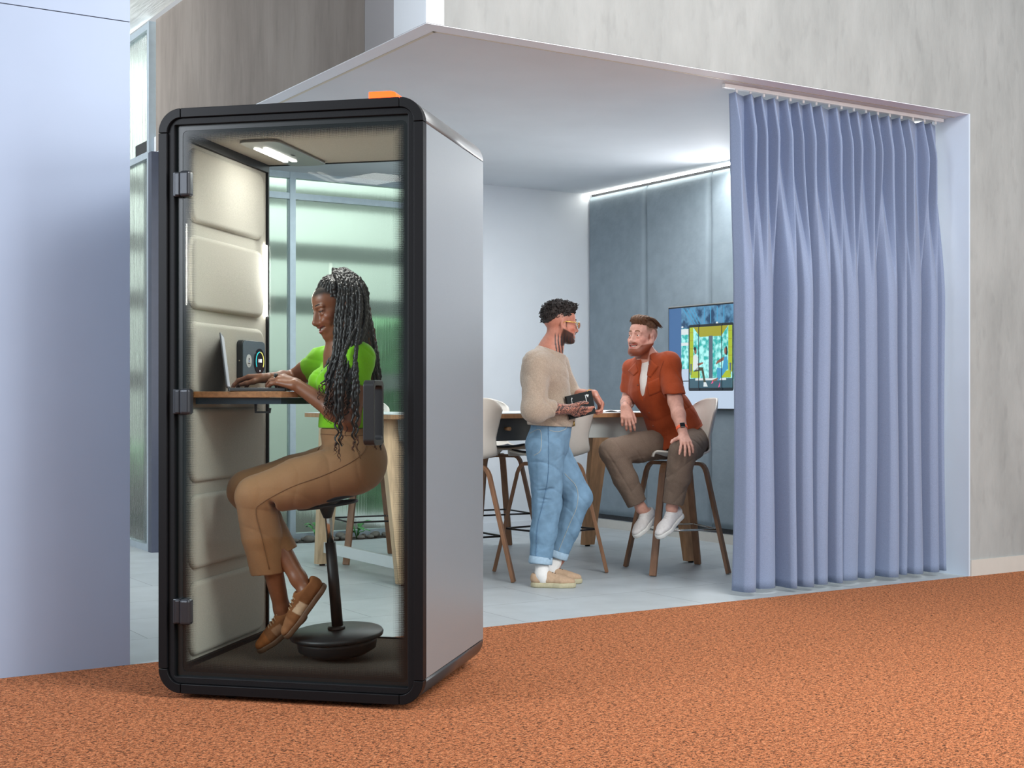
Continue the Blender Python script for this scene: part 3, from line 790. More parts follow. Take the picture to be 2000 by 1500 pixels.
# door: inner frame, printed glass, hinges, pull handle
D0 = .062
oo = rrect(.0365, PZ + .0365, PW - .0365, PH - .0365, R_ - .0365, 10); ii = rrect(D0, PZ + D0, PW - D0, PH - D0, .004, 10)
m = MB(); m.prism(oo, 'y', .012, .05, hole=ii); m.build('door_frame', M_BLK2, pod, bevel=.002)
door = MB(); oo = rrect(D0, PZ + D0, PW - D0, PH - D0, .004, 6); ii = rrect(D0 + .026, PZ + D0 + .016, PW - D0 - .008, PH - D0 - .02, .02, 6)
door.prism(oo, 'y', .03, .034, hole=ii); door = door.build('glass_door', M_GASK, pod)
m = MB(); x0, x1, z0, z1 = D0 + .024, PW - D0 - .006, PZ + D0 + .014, PH - D0 - .018
m.quad((x0, .0315, z0), (x1, .0315, z0), (x1, .0315, z1), (x0, .0315, z1)); m.build('door_glass', clear_glass('printed door glass', (.93, .97, .95, 1), (x0, x1, z0, z1, .062)), door)
for z in (1.985, 1.145, .335):
    m = MB(); m.box((D0 - .004, .004, z - .048), (D0 + .026, .03, z + .048), .004); m.box((D0 + .03, -.012, z - .05), (D0 + .074, .029, z + .05), .011, 3)
    m.box((D0 + .006, -.002, z - .046), (D0 + .03, .018, z + .046), .006, 3); m.build('hinge', M_DSATIN if False else mat('hinge metal', rgb(52, 55, 60), .3, metal=.4, noise=200, var=.05), door)
hz0, hz1, hx = .985, 1.225, .885
ho = rrect(-.086, hz0, .03, hz1, .022, 8); hi = rrect(-.070, hz0 + .02, .014, hz1 - .02, .016, 8)
m = MB(); m.prism(ho, 'x', hx - .021, hx + .021, hole=hi); m.build('door_handle', mat('handle black', rgb(34, 36, 38), .32, metal=.2, noise=300, var=.06), door, bevel=.003)
# glowing occupancy light on the roof
M_ORANGE = mat('orange glow', rgb(255, 70, 10), .4, emit=rgb(255, 66, 6), es=3.2)
m = MB(); m.prism([(.838, PH + .001), (.945, PH + .001), (.945, PH + .03), (.925, PH + .036), (.838, PH + .036)], 'y', .05, .17); m.build('occupancy_light', M_ORANGE, pod, bevel=.004)
# desk shelf
M_WALN = mat('oak veneer', rgb(150, 104, 66), .45, noise=5, var=.25, stretch=(14, 2, 14), bump=.05, bscale=30)
M_NAVY = mat('navy under panel', rgb(14, 38, 54), .5, noise=30, var=.1)
DZ = 1.185
m = MB(); m.prism([(IX0 + .021, .13), (.43, .19), (.475, .25), (.492, .34), (.492, .60), (.47, .72), (.41, .80), (IX0 + .021, .84)], 'z', DZ - .024, DZ); dk = m.build('desk_shelf', M_WALN, pod, bevel=.002)
m = MB(); m.prism([(IX0 + .022, .15), (.42, .21), (.475, .34), (.475, .60), (.41, .78), (IX0 + .022, .83)], 'z', DZ - .05, DZ - .0245); m.build('under_panel', M_NAVY, dk)
m = MB(); m.tube([(.30, .24, DZ - .05), (.30, .24, DZ - .082), (.36, .24, DZ - .082), (.36, .24, DZ - .066)], 1, flat=(.012, .008), up=(0, 1, 0)); m.build('bag_hook', M_BLK, dk)
# control panel on the third cushion
cpM = Matrix.Translation((IX0 + .0205, .655, 1.318))
M_CP = mat('blue grey anodised face', rgb(110, 128, 140), .34, metal=.5, noise=200, var=.05)
m = MB(); m.prism(rrect(-.118, -.088, .118, .088, .024), 'x', 0, .026, cpM); cp = m.build('control_panel', mat('control body', rgb(30, 36, 40), .4, noise=200, var=.05), pod, bevel=.002)
m = MB(); m.prism(rrect(-.115, -.085, .115, .085, .022), 'x', .0265, .0295, cpM); m.build('face_plate', M_CP, cp)
def disc(cy, cz, r, x0, x1, m_, nm, n=40, Mx=cpM, pr=None):
    b_ = MB(); b_.prism([(cy + r * cos(2 * pi * i / n), cz + r * sin(2 * pi * i / n)) for i in range(n)], 'x', x0, x1, Mx); return b_.build(nm, m_, pr if pr is not None else cp)
M_DIAL = mat('black dial glass', rgb(10, 12, 26), .15, noise=30, var=.1)
disc(.052, 0, .056, .0296, .0325, M_DIAL, 'dial_screen')
disc(-.058, 0, .028, .0296, .0305, mat('white sticker', rgb(214, 222, 226), .6, noise=50, var=.03), 'sticker')
def e_(n, c, s): return mat(n, c, .5, emit=c, es=s)
b_ = MB()
for i0, i1, mm in ((95, 215, 0), (-35, 85, 1)):
    b_.cur = mm
    P_ = [(.0333, .052 + .041 * cos(radians(a)), .041 * sin(radians(a))) for a in range(i0, i1 + 1, 6)]
    b_.tube(P_, 1, flat=(.0016, .003), up=(1, 0, 0), M=cpM)
b_.build('dial_arc', [e_('teal glow', rgb(40, 190, 200), 1.2), e_('yellow glow', rgb(210, 205, 110), 1.2)], cp)
SEG = {'0': 'abcdef', '1': 'bc'}
def digits(txt, y, z, h, w, x, M, b_):
    """seven-segment style white figures drawn as bars on a face that looks along +x"""
    for ch in txt:
        if ch == ':':
            for dz in (.3, .7): b_.box((x, y + w * .2, z + h * dz - .001), (x + .0004, y + w * .2 + .002, z + h * dz + .001), M=M)
            y += w * .7; continue
        s = SEG[ch]; t = h * .16
        for c, (y0, z0, y1, z1) in {'a': (0, h - t, w, h), 'b': (w - t, h / 2, w, h), 'c': (w - t, 0, w, h / 2), 'd': (0, 0, w, t), 'e': (0, 0, t, h / 2), 'f': (0, h / 2, t, h)}.items():
            if c in s: b_.box((x, y + y0, z + z0), (x + .0004, y + y1, z + z1), M=M)
        y += w * 1.35
M_DIG = e_('white digits', rgb(235, 240, 245), 1.5)
for k_, ch_ in enumerate('11:00'):
    b_ = MB(); digits(ch_, .033 + (.0092, .0092, .0062, .0092, .0092)[k_] * 0 + (0, .0085, .0185, .0225, .0315)[k_], -.004, .014, .007, .0326, cpM, b_); b_.build('digit', M_DIG, cp)
b_ = MB(); b_.box((.0326, .050, -.044), (.033, .055, -.038), M=cpM); b_.build('play_symbol', M_DIG, cp)
b_ = MB(); b_.box((.0306, -.062, .004), (.0309, -.053, .013), M=cpM); b_.cur = 1; b_.box((.0306, -.062, -.004), (.0309, -.054, .002), M=cpM); b_.cur = 0
for j in range(5): b_.box((.0306, -.069 + j * .005, -.014 + .001 * (j % 2)), (.0309, -.0662 + j * .005, -.008), M=cpM)
b_.box((.0306, -.062, -.021), (.0309, -.053, -.0195), M=cpM)
b_.build('sticker_print', [mat('sticker ink', rgb(20, 24, 30), .6, noise=50, var=.1), mat('sticker blue', rgb(40, 90, 190), .6, noise=50, var=.1)], cp)
disc(0, 0, .003, 0, .0005, mat('jack metal', rgb(190, 180, 160), .3, metal=.8, noise=50, var=.1), 'side_port', 12, cpM @ Matrix.Translation((.013, -.1181, 0)) @ Matrix.Rotation(-pi / 2, 4, 'Z'))
# ================================================================ TABLE
M_OAK = mat('oak wood', rgb(172, 130, 92), .5, noise=4, var=.22, stretch=(9, 9, .7), bump=.05, bscale=20)
M_OAKL = mat('pale ash wood', rgb(196, 168, 136), .55, noise=4, var=.2, stretch=(10, 10, .6), bump=.05, bscale=20)
M_LAM = mat('pale laminate', rgb(206, 212, 214), .35, noise=20, var=.02)
M_APR = mat('pale grey apron', rgb(186, 192, 190), .5, noise=20, var=.03)
M_APRD = mat('dark grey drawer front', rgb(62, 66, 68), .5, noise=20, var=.06)
TS0, TS1, TT0, TT1, TZ = .60, 3.10, 1.50, 2.86, 1.06
tb = thing('high_table', 'high meeting table with pale top, oak edge and splayed plank legs', 'table', ROOM.mat((TS0 + TS1) / 2, (TT0 + TT1) / 2))
hw, hd = (TS1 - TS0) / 2, (TT1 - TT0) / 2
m = MB(); m.prism(rrect(-hw, -hd, hw, hd, .05, 6), 'z', TZ - .032, TZ - .004); m.build('table_top', M_OAK, tb, bevel=.002)
m = MB(); m.prism(rrect(-hw + .002, -hd + .002, hw - .002, hd - .002, .05, 6), 'z', TZ - .0035, TZ); m.build('top_surface', M_LAM, tb)
x0, x1, y0, y1 = -hw + .14, hw - .14, -hd + .09, hd - .09
for a, b in (((x0, y1 - .02), (x1, y1)), ((x0, y0), (x0 + .02, y1 - .021)), ((x1 - .02, y0), (x1, y1 - .021)), ((x0 + 1.06, y0), (x1 - .021, y0 + .02))):
    m = MB(); m.box((a[0], a[1], TZ - .17), (b[0], b[1], TZ - .033)); m.build('apron', M_APR, tb, bevel=.002)
m = MB(); m.box((x0 + .021, y0 - .004, TZ - .178), (x0 + 1.055, y0 + .02, TZ - .034)); dr = m.build('drawer', M_APRD, tb, bevel=.003)
m = MB(); m.tube([(x0 + .72, y0 - .004, TZ - .10), (x0 + .72, y0 - .055, TZ - .10)], [.011, .013], 14); m.build('knob', M_OAK, dr)
def plank(mb, fx, fy, tx, ty, wf, wt, th):
    vs = []
    for x, y, z, w in ((fx, fy, .012, wf), (tx, ty, TZ - .033, wt)):
        vs += [(x - w / 2, y - th / 2, z), (x + w / 2, y - th / 2, z), (x + w / 2, y + th / 2, z), (x - w / 2, y + th / 2, z)]
    mb.add(vs, [(3, 2, 1, 0), (4, 5, 6, 7), (0, 1, 5, 4), (1, 2, 6, 5), (2, 3, 7, 6), (3, 0, 4, 7)])
for sx in (-1, 1):
    for sy in (-1, 1):
        m = MB(); fx, fy = sx * (hw - .115), sy * (hd - .075 + (.02 if sx > 0 else 0)) 
        plank(m, fx, fy, fx, sy * (hd - .24), .10, .17, .055)
        lg = m.build('leg', M_OAKL if sx < 0 else M_OAK, tb, bevel=.003)
        m = MB(); m.lathe([(.02, 0), (.02, .012)], 16, Matrix.Translation((fx, fy, 0))); m.build('glide', M_BLK, lg)
m = MB(); m.box((-hw + .115 - .012, -hd + .12, .092), (-hw + .115 + .012, hd - .12, .166)); m.build('stretcher', M_LAM, tb, bevel=.002)
# open paper on the table top
m = MB()
def pg(u, v): return ((u - .5) * .30, (v - .5) * .21, .0048 + .010 * abs(sin(pi * u * 2)) ** .7)
m.grid(pg, 25, 6); m.box((-.15, -.105, 0), (.15, .105, .004))
o = m.build('notebook', mat('white paper', rgb(238, 240, 240), .8, noise=30, var=.01)); o.matrix_world = ROOM.mat(2.36, 1.72, TZ, .3)
tag(o, 'open white notebook lying on the high table top', 'notebook')

# ================================================================ BAR STOOLS
M_SHELL = mat('off white plastic shell', rgb(206, 202, 194), .42, noise=30, var=.015)
M_PAD = mat('dark seat pad', rgb(54, 60, 70), .9, noise=120, var=.15, bump=.1, bscale=200)
M_CHROME = mat('chrome rod', rgb(196, 196, 194), .18, metal=1, noise=60, var=.03)
M_ROD = mat('black rod', rgb(36, 36, 38), .35, metal=.5, noise=60, var=.05)
M_SLEG = mat('walnut bent ply', rgb(128, 92, 66), .45, noise=5, var=.2, stretch=(8, 8, .8), bump=.04, bscale=24)
FT, TP, SH = .265, .150, .722
def stool(rod, pad):
    r = thing('bar_stool', 'x', 'bar stool', None, 'bar stools around the high table')
    for sx, sy in ((-1, -1), (1, -1), (1, 1), (-1, 1)):
        e = Vector((sx * FT, sy * FT, .004)); tpt = Vector((sx * TP, sy * TP, SH - .03))
        P = [e, e.lerp(tpt, .5), e.lerp(tpt, .9)]
        for i in range(1, 8):
            a = pi / 2 * i / 7; q = e.lerp(tpt, .9); c = Vector((sx * TP * .78, sy * TP * .78, SH))
            P.append(q * (1 - sin(a)) ** 2 + tpt * 1.04 * 0 + (tpt + Vector((0, 0, .03))) * 2 * sin(a) * (1 - sin(a)) + c * sin(a) ** 2)
        P.append(Vector((sx * .012, sy * .012, SH)))
        m = MB(); d = Vector((-sy, sx, 0)).normalized()
        m.tube(P, 1, flat=(.046, .024), up=tuple(d)); m.build('leg', M_SLEG, r, bevel=.003)
    k = .29 / SH; q = FT + (TP - FT) * k - .004
    m = MB(); m.tube([(-q, -q, .29), (q, -q, .29), (q, q, .29), (-q, q, .29)], .0065, 8, closed=True); m.build('footrest', M_CHROME if rod else M_ROD, r)
    # one-piece bucket shell
    prof = [(.225, .772), (.215, .782), (.17, .782), (.08, .770), (-.02, .763), (-.11, .768), (-.175, .795), (-.212, .85), (-.232, .93), (-.248, 1.02), (-.262, 1.10), (-.272, 1.16)]
    hwid = [.17, .185, .205, .222, .226, .218, .205, .196, .200, .215, .222, .175]
    def ip(t, A):
        x = t * (len(A) - 1); i = min(int(x), len(A) - 2); f = x - i
        p0, p1, p2, p3 = A[max(i - 1, 0)], A[i], A[i + 1], A[min(i + 2, len(A) - 1)]
        return .5 * (2 * p1 + (p2 - p0) * f + (2 * p0 - 5 * p1 + 4 * p2 - p3) * f * f + (3 * p1 - p0 - 3 * p2 + p3) * f ** 3)
    def fn(u, v):
        y = ip(v, [p[0] for p in prof]); z = ip(v, [p[1] for p in prof]); w = ip(v, hwid); a = 2 * u - 1
        back = min(1, max(0, (v - .5) / .2)); 
        top = max(0, (v - .86) / .14)
        x = w * a; z += (1 - back) * .028 * a * a * (1 if v > .1 else v / .1) - top * .035 * abs(a) ** 3
        y += back * .075 * a * a * (1 - .25 * top); y -= (1 - back) * 0
        return (x, y, z)
    m = MB(); m.grid(fn, 25, 45); m.build('seat_shell', M_SHELL, r, solid=.012)
    if pad:
        def fp(u, v):
            x, y, z = fn(.08 + .84 * u, .07 + .40 * v); return (x, y, z + .012 + .006 * (sin(pi * u) * sin(pi * v)) ** .5)
        m = MB(); m.grid(fp, 16, 16); m.build('seat_pad', M_PAD, r, solid=.006)
    m = MB(); m.lathe([(.05, SH + .0), (.05, SH + .022), (.075, SH + .045)], 20); m.build('seat_mount', M_SHELL, r)
    return r
st0 = stool(False, True)
st0.matrix_world = ROOM.mat(1.10, 1.60, 0, -.03); st0['label'] = 'off white bar stool half hidden behind the pod, its shell back turned to the camera'
dup(st0, ROOM.mat(1.84, 1.63, 0, .15), 'off white bar stool with dark seat pad directly behind the standing man')
dup(st0, ROOM.mat(2.20, 2.93, 0, pi - .1), 'off white bar stool on the far side of the table, behind the dark drawer')
dup(st0, ROOM.mat(1.15, 2.93, 0, pi - .12), 'off white bar stool seen through the pod glass behind the table end')
st1 = stool(True, False); st1['label'] = 'off white bar stool with chrome footrest under the seated bearded man'
MAN_ST = Matrix.Translation((1.103, 9.19, 0)) @ Matrix.Rotation(radians(104.5), 4, "Z")
st1.matrix_world = MAN_ST

# ================================================================ TV
tv = thing('wall_screen', 'wall mounted screen showing a picture of a lime green office pod', 'screen', RM @ Matrix.Translation((RW - .055, 2.23, 1.485)))
M_BEZ = mat('screen bezel', rgb(24, 26, 30), .35, noise=60, var=.05)
m = MB(); m.box((-.045, -.745, -.42), (0, .745, .42)); m.build('body', M_BEZ, tv, bevel=.004)
m = MB(); m.box((-.0455, -.747, .4205), (.0, .747, .428)); m.build('top_edge', mat('silver edge', rgb(170, 168, 164), .35, metal=.6, noise=50, var=.03), tv)
def scr_mat(n, c, s=.85, c2=None, sc=0):
    m = bpy.data.materials.new('screen ' + n); m.use_nodes = True; nt = m.node_tree; N, L = nt.nodes, nt.links; b = N['Principled BSDF']
    b.inputs['Base Color'].default_value = (0.01, .01, .01, 1); b.inputs['Roughness'].default_value = .25; b.inputs['Emission Color'].default_value = c; b.inputs['Emission Strength'].default_value = s
    if c2:
        tc = N.new('ShaderNodeTexCoord'); n_ = N.new('ShaderNodeTexNoise'); n_.inputs['Scale'].default_value = sc; n_.inputs['Detail'].default_value = 4; L.new(tc.outputs['Object'], n_.inputs[0])
        r = N.new('ShaderNodeValToRGB'); r.color_ramp.elements[0].position = .4; r.color_ramp.elements[1].position = .6; r.color_ramp.elements[0].color = c; r.color_ramp.elements[1].color = c2
        L.new(n_.outputs[0], r.inputs[0]); L.new(r.outputs[0], b.inputs['Emission Color'])
    return m
SM = [scr_mat('blue', rgb(64, 108, 160)), scr_mat('floor', rgb(196, 214, 236)), scr_mat('ceiling', rgb(24, 66, 104), .85, rgb(92, 150, 190), 14), scr_mat('foliage', rgb(40, 170, 165), 1.0, rgb(170, 240, 238), 26),
      scr_mat('frame', rgb(14, 26, 38)), scr_mat('lime', rgb(176, 196, 40)), scr_mat('mustard', rgb(168, 164, 36)), scr_mat('white', rgb(226, 236, 238)), scr_mat('skin', rgb(150, 98, 78)), scr_mat('olive', rgb(70, 74, 56)),
      scr_mat('sky', rgb(70, 160, 205)), scr_mat('pink', rgb(236, 92, 150)), scr_mat('grey', rgb(90, 104, 120)), scr_mat('glass', rgb(60, 96, 112))]
m = MB()
# picture pixel frame: x from the screen's left edge in photo px (0..), y down; converted to metres on the panel (photo-left is +t)
def sx_(x): return .735 - (x if x < .255 else .255 + (x - .255) * .71)
def sp(pts, mi, dz):
    m.cur = mi; m.add([(-.0458 - .0006 * dz, sx_(x), z) for x, z in pts], [tuple(range(len(pts)))])
def sr(x0, x1, z0, z1, mi, dz): sp([(x0, z0), (x1, z0), (x1, z1), (x0, z1)], mi, dz)
sr(0, 1.47, -.41, .41, 0, 0)
X = .160                                     # photograph begins right of the blue band
sr(X, 1.31, -.41, -.19, 1, 1); sr(X, 1.31, -.19, .24, 3, 1); sr(X, 1.31, .20, .41, 2, 1)
sr(X, .27, .19, .235, 7, 2); sr(X, .27, .10, .125, 7, 2); sr(X, .27, -.19, -.09, 1, 2); sr(X, .30, -.193, -.185, 4, 3)
for i in range(4): sp([(X + .02 + .05 * i, .40), (X + .035 + .05 * i, .40), (X + .17 + .05 * i, .27), (X + .155 + .05 * i, .27)], 10, 2)
for i in range(4): sr(.52 + .11 * i, .535 + .11 * i, .27, .40, 10, 2)
sp([(.175 + .014 * cos(a * .63), .253 + .008 * sin(a * .63)) for a in range(10)], 7, 3); sp([(.745 + .02 * cos(a * .63), .268 + .011 * sin(a * .63)) for a in range(10)], 7, 3)
F0, F1 = .255, 1.02
m.cur = 4; m.add([(-.0458 - .0006 * 4, sx_(x), z) for x, z in rrect(F0, -.27, F1, .265, .02, 4)], [tuple(range(20))])
sr(F0 + .02, F1 - .02, -.245, .245, 3, 5)
for a, b in ((F0 + .02, F0 + .085), (F1 - .085, F1 - .02)): sr(a, b, -.12, .245, 5, 6)
sp([(F0 + .085, .245), (F1 - .085, .245), (F1 - .2, .165), (F0 + .2, .165)], 6, 6)
for k in range(5):
    z = .20 - .065 * k
    sr(F0 + .02, F0 + .085, z, z + .006, 6, 7); sr(F1 - .085, F1 - .02, z, z + .006, 6, 7)
sr(F0 + .02, F1 - .02, -.245, -.17, 13, 6); sr(F0 + .12, F1 - .12, -.185, -.168, 7, 7)
sr(.61, .675, -.17, .17, 12, 7)
sr(F0 + .04, F0 + .20, -.165, -.11, 5, 8); sr(F1 - .20, F1 - .04, -.165, -.11, 5, 8); sr(F0 + .035, F0 + .06, -.14, -.05, 12, 8); sr(F1 - .06, F1 - .035, -.14, -.05, 12, 8)
# two seated sitters in the picture
def el(cx, cz, rx, rz, mi, dz): sp([(cx + rx * cos(a * pi / 8), cz + rz * sin(a * pi / 8)) for a in range(16)], mi, dz)
L0 = F0 + .10
sp([(L0 - .02, -.10), (L0 + .075, -.10), (L0 + .07, .0), (L0 + .03, .03), (L0 - .015, .01)], 7, 9); el(L0 + .025, .055, .02, .028, 8, 9); el(L0 + .018, .072, .021, .016, 4, 10)
sp([(L0 - .01, -.115), (L0 + .15, -.105), (L0 + .16, -.08), (L0 + .06, -.078)], 9, 9); sp([(L0 + .125, -.09), (L0 + .16, -.085), (L0 + .205, -.20), (L0 + .17, -.205)], 9, 9)
sp([(L0 + .165, -.235), (L0 + .24, -.235), (L0 + .21, -.20), (L0 + .17, -.20)], 7, 10); sp([(L0 + .06, -.05), (L0 + .075, -.07), (L0 + .16, -.05), (L0 + .16, -.038)], 8, 10)
R0 = F1 - .12
sp([(R0 - .06, -.10), (R0 + .03, -.10), (R0 + .02, .0), (R0 - .03, .0)], 10, 9); el(R0 - .012, .045, .018, .026, 8, 9); el(R0 + .004, .045, .02, .036, 4, 8); sp([(R0 - .03, .0), (R0 - .14, -.03), (R0 - .17, -.055), (R0 - .165, -.06), (R0 - .04, -.03)], 8, 10)
sp([(R0 - .15, -.085), (R0 + .02, -.10), (R0 - .06, -.15), (R0 - .12, -.19), (R0 - .15, -.18)], 10, 10); sp([(R0 - .24, -.20), (R0 - .23, -.185), (R0 - .13, -.165), (R0 - .12, -.18)], 8, 10); sp([(R0 - .25, -.215), (R0 - .21, -.205), (R0 - .22, -.185)], 11, 11); sp([(R0 - .13, -.245), (R0 - .10, -.235), (R0 - .10, -.20)], 11, 11)
for x in (F0 + .185, F1 - .19): sr(x - .006, x + .006, -.265, .26, 4, 12)
m.build('display', SM, tv)

# ================================================================ IN THE POD: saddle stool, laptop
M_PLAS = mat('black moulded plastic', rgb(26, 28, 30), .45, noise=150, var=.12, bump=.05, bscale=300)
M_NAVYP = mat('navy seat foam', rgb(24, 38, 54), .6, noise=150, var=.12)
SB = at(660, 1262, 5.58); SB.z = IZ0
ps = thing('perch_stool', 'black perching stool with tilted round base and chrome column inside the pod', 'stool', Matrix.Translation(SB))
TL = Matrix.Rotation(radians(-2.6), 4, 'Y') @ Matrix.Rotation(radians(3), 4, 'X')
zb_ = .018
m = MB(); m.lathe([(.05, zb_ - .0), (.12, zb_ + .0), (.158, zb_ + .022), (.163, zb_ + .05), (.166, zb_ + .068)], 48, TL); m.build('base_foot', M_PLAS, ps)
m = MB(); m.lathe([(.176, zb_ + .068), (.188, zb_ + .072), (.191, zb_ + .082), (.186, zb_ + .091), (.03, zb_ + .101)], 56, TL); m.build('base_plate', M_PLAS, ps)
B0 = Vector((0, 0, zb_ + .09)); T0 = at(639, 985, 5.56) - SB; T0.y = -.02
m = MB(); m.lathe([(.036, zb_ + .098), (.036, zb_ + .108), (.03, zb_ + .114)], 28, TL); m.build('collar', M_PLAS, ps)
md_ = B0.lerp(T0, .70)
m = MB(); m.tube([B0, B0.lerp(T0, .35), md_], [.0235, .0228, .0218], 24); m.build('outer_column', M_PLAS, ps)
m = MB(); m.tube([B0.lerp(T0, .69), T0], [.0145, .0145], 20); m.build('inner_column', M_CHROME, ps)
m = MB(); m.tube([T0 + Vector((.002, 0, -.055)), T0 + Vector((0, 0, -.02)), T0 + Vector((0, 0, .0)), T0 + Vector((-.002, 0, .02))], [.017, .030, .036, .07], 20); m.build('seat_hub', M_PLAS, ps)
RG = T0 + Vector((.002, 0, -.006))
m = MB(); m.tube([RG + Vector((.118 * cos(a * pi / 20), .118 * sin(a * pi / 20), .004 + .016 * cos(a * pi / 20))) for a in range(40)], .006, 8, closed=True)
m.tube([RG + Vector((-.115, 0, -.012)), RG, RG + Vector((.115, 0, .02))], .006, 8); m.build('lift_ring', M_PLAS, ps)
SC_ = T0 + Vector((.040, 0, .033))
Mx = Matrix.Translation(SC_) @ Matrix.Rotation(radians(-13.5), 4, 'Y')
def seat(u, v):
    a = 2 * pi * u; b = pi * (v - .5); r = cos(b) ** .5; x = .135 * r * cos(a); y = .150 * r * sin(a)
    return (x, y, .016 * sin(b) + .05 * y * y + .0 * x)
m = MB(); m.grid(seat, 40, 17, Mx, closed_u=True); m.build('saddle', M_NAVYP, ps)
# laptop
LZ = DZ + .0008
M_ALU = mat('dark grey aluminium', rgb(84, 86, 90), .32, metal=.7, noise=200, var=.04)
lm = Matrix.Translation((at(499, 0, 5.56).x, 5.56, LZ)) @ Matrix.Rotation(radians(189.8), 4, 'Z')            # local +x points to the lid side
lt = thing('laptop', 'open dark grey laptop on the wooden shelf of the pod', 'laptop', lm)
m = MB(); m.prism(rrect(-.125, -.16, .105, .16, .012, 5), 'z', 0, .014); m.build('base', M_ALU, lt, bevel=.003)
m = MB()
for i in range(5):
    for j in range(12): m.box((.07 - .028 * i - .023, -.145 + .0243 * j, .0142), (.07 - .028 * i, -.145 + .0243 * j + .020, .0155))
m.build('keyboard', M_BLK, lt)
LM = Matrix.Translation((.105, 0, .012)) @ Matrix.Rotation(radians(7), 4, 'Y')
m = MB(); m.prism(rrect(-.16, 0, .16, .222, .012, 5), 'x', 0, .006, LM); ld = m.build('lid', M_ALU, lt, bevel=.002)
m = MB(); m.prism(rrect(-.152, .008, .152, .214, .006, 3), 'x', -.0006, -.0002, LM); m.build('screen', mat('laptop screen', rgb(16, 18, 22), .15, emit=rgb(200, 210, 225), es=.5), ld)
# ================================================================ PEOPLE: shared sculpting helpers
def spline(P, n):
    P = [Vector(p) for p in P]; P = [2 * P[0] - P[1]] + P + [2 * P[-1] - P[-2]]; out = []
    m = len(P) - 3
    for i in range(n + 1):
        x = i / n * m; j = min(int(x), m - 1); f = x - j; a, b, c, d = P[j:j + 4]
        out.append(.5 * (2 * b + (c - a) * f + (2 * a - 5 * b + 4 * c - d) * f * f + (3 * b - a - 3 * c + d) * f ** 3))
    return out
def V3(*a): return np.array(a, float)
def pa(u, v, d): return np.array(at(u, v, d))
def nrm(v): v = np.array(v, float); return v / np.linalg.norm(v)
def painted(name, rough=.5, sss=.0, bump=.1, bscale=300, spec=.4, noise=0):
    if name in MATS: return MATS[name]
    m = bpy.data.materials.new(name); m.use_nodes = True; nt = m.node_tree; N, L = nt.nodes, nt.links; b = N['Principled BSDF']
    at_ = N.new('ShaderNodeAttribute'); at_.attribute_name = 'paint'
    tc = N.new('ShaderNodeTexCoord'); n = N.new('ShaderNodeTexNoise'); n.inputs['Scale'].default_value = noise or 60; n.inputs['Detail'].default_value = 4; L.new(tc.outputs['Object'], n.inputs[0])
    r = N.new('ShaderNodeValToRGB'); r.color_ramp.elements[0].color = (.86, .84, .84, 1); r.color_ramp.elements[1].color = (1.0, 1.0, 1.0, 1); r.color_ramp.elements[0].position = .3; r.color_ramp.elements[1].position = .7; L.new(n.outputs[0], r.inputs[0])
    mx = N.new('ShaderNodeMix'); mx.data_type = 'RGBA'; mx.blend_type = 'MULTIPLY'; mx.inputs[0].default_value = 1; L.new(at_.outputs['Color'], mx.inputs[6]); L.new(r.outputs[0], mx.inputs[7])
    L.new(mx.outputs[2], b.inputs['Base Color']); b.inputs['Roughness'].default_value = rough; b.inputs['Specular IOR Level'].default_value = spec
    n2 = N.new('ShaderNodeTexNoise'); n2.inputs['Scale'].default_value = bscale; L.new(tc.outputs['Object'], n2.inputs[0])
    bp = N.new('ShaderNodeBump'); bp.inputs['Strength'].default_value = bump; bp.inputs['Distance'].default_value = .004; L.new(n2.outputs[0], bp.inputs['Height']); L.new(bp.outputs[0], b.inputs['Normal'])
    MATS[name] = m; return m
def C(r, g, b): return np.array([lin(r), lin(g), lin(b)])
def mixc(A, col, w): return A * (1 - w[:, None]) + col[None] * w[:, None]
def sstep(a, b, x): t = np.clip((x - a) / (b - a), 0, 1); return t * t * (3 - 2 * t)
def blob(L, c, r): return np.sqrt((((L - np.array(c)) / np.array(r)) ** 2).sum(1))

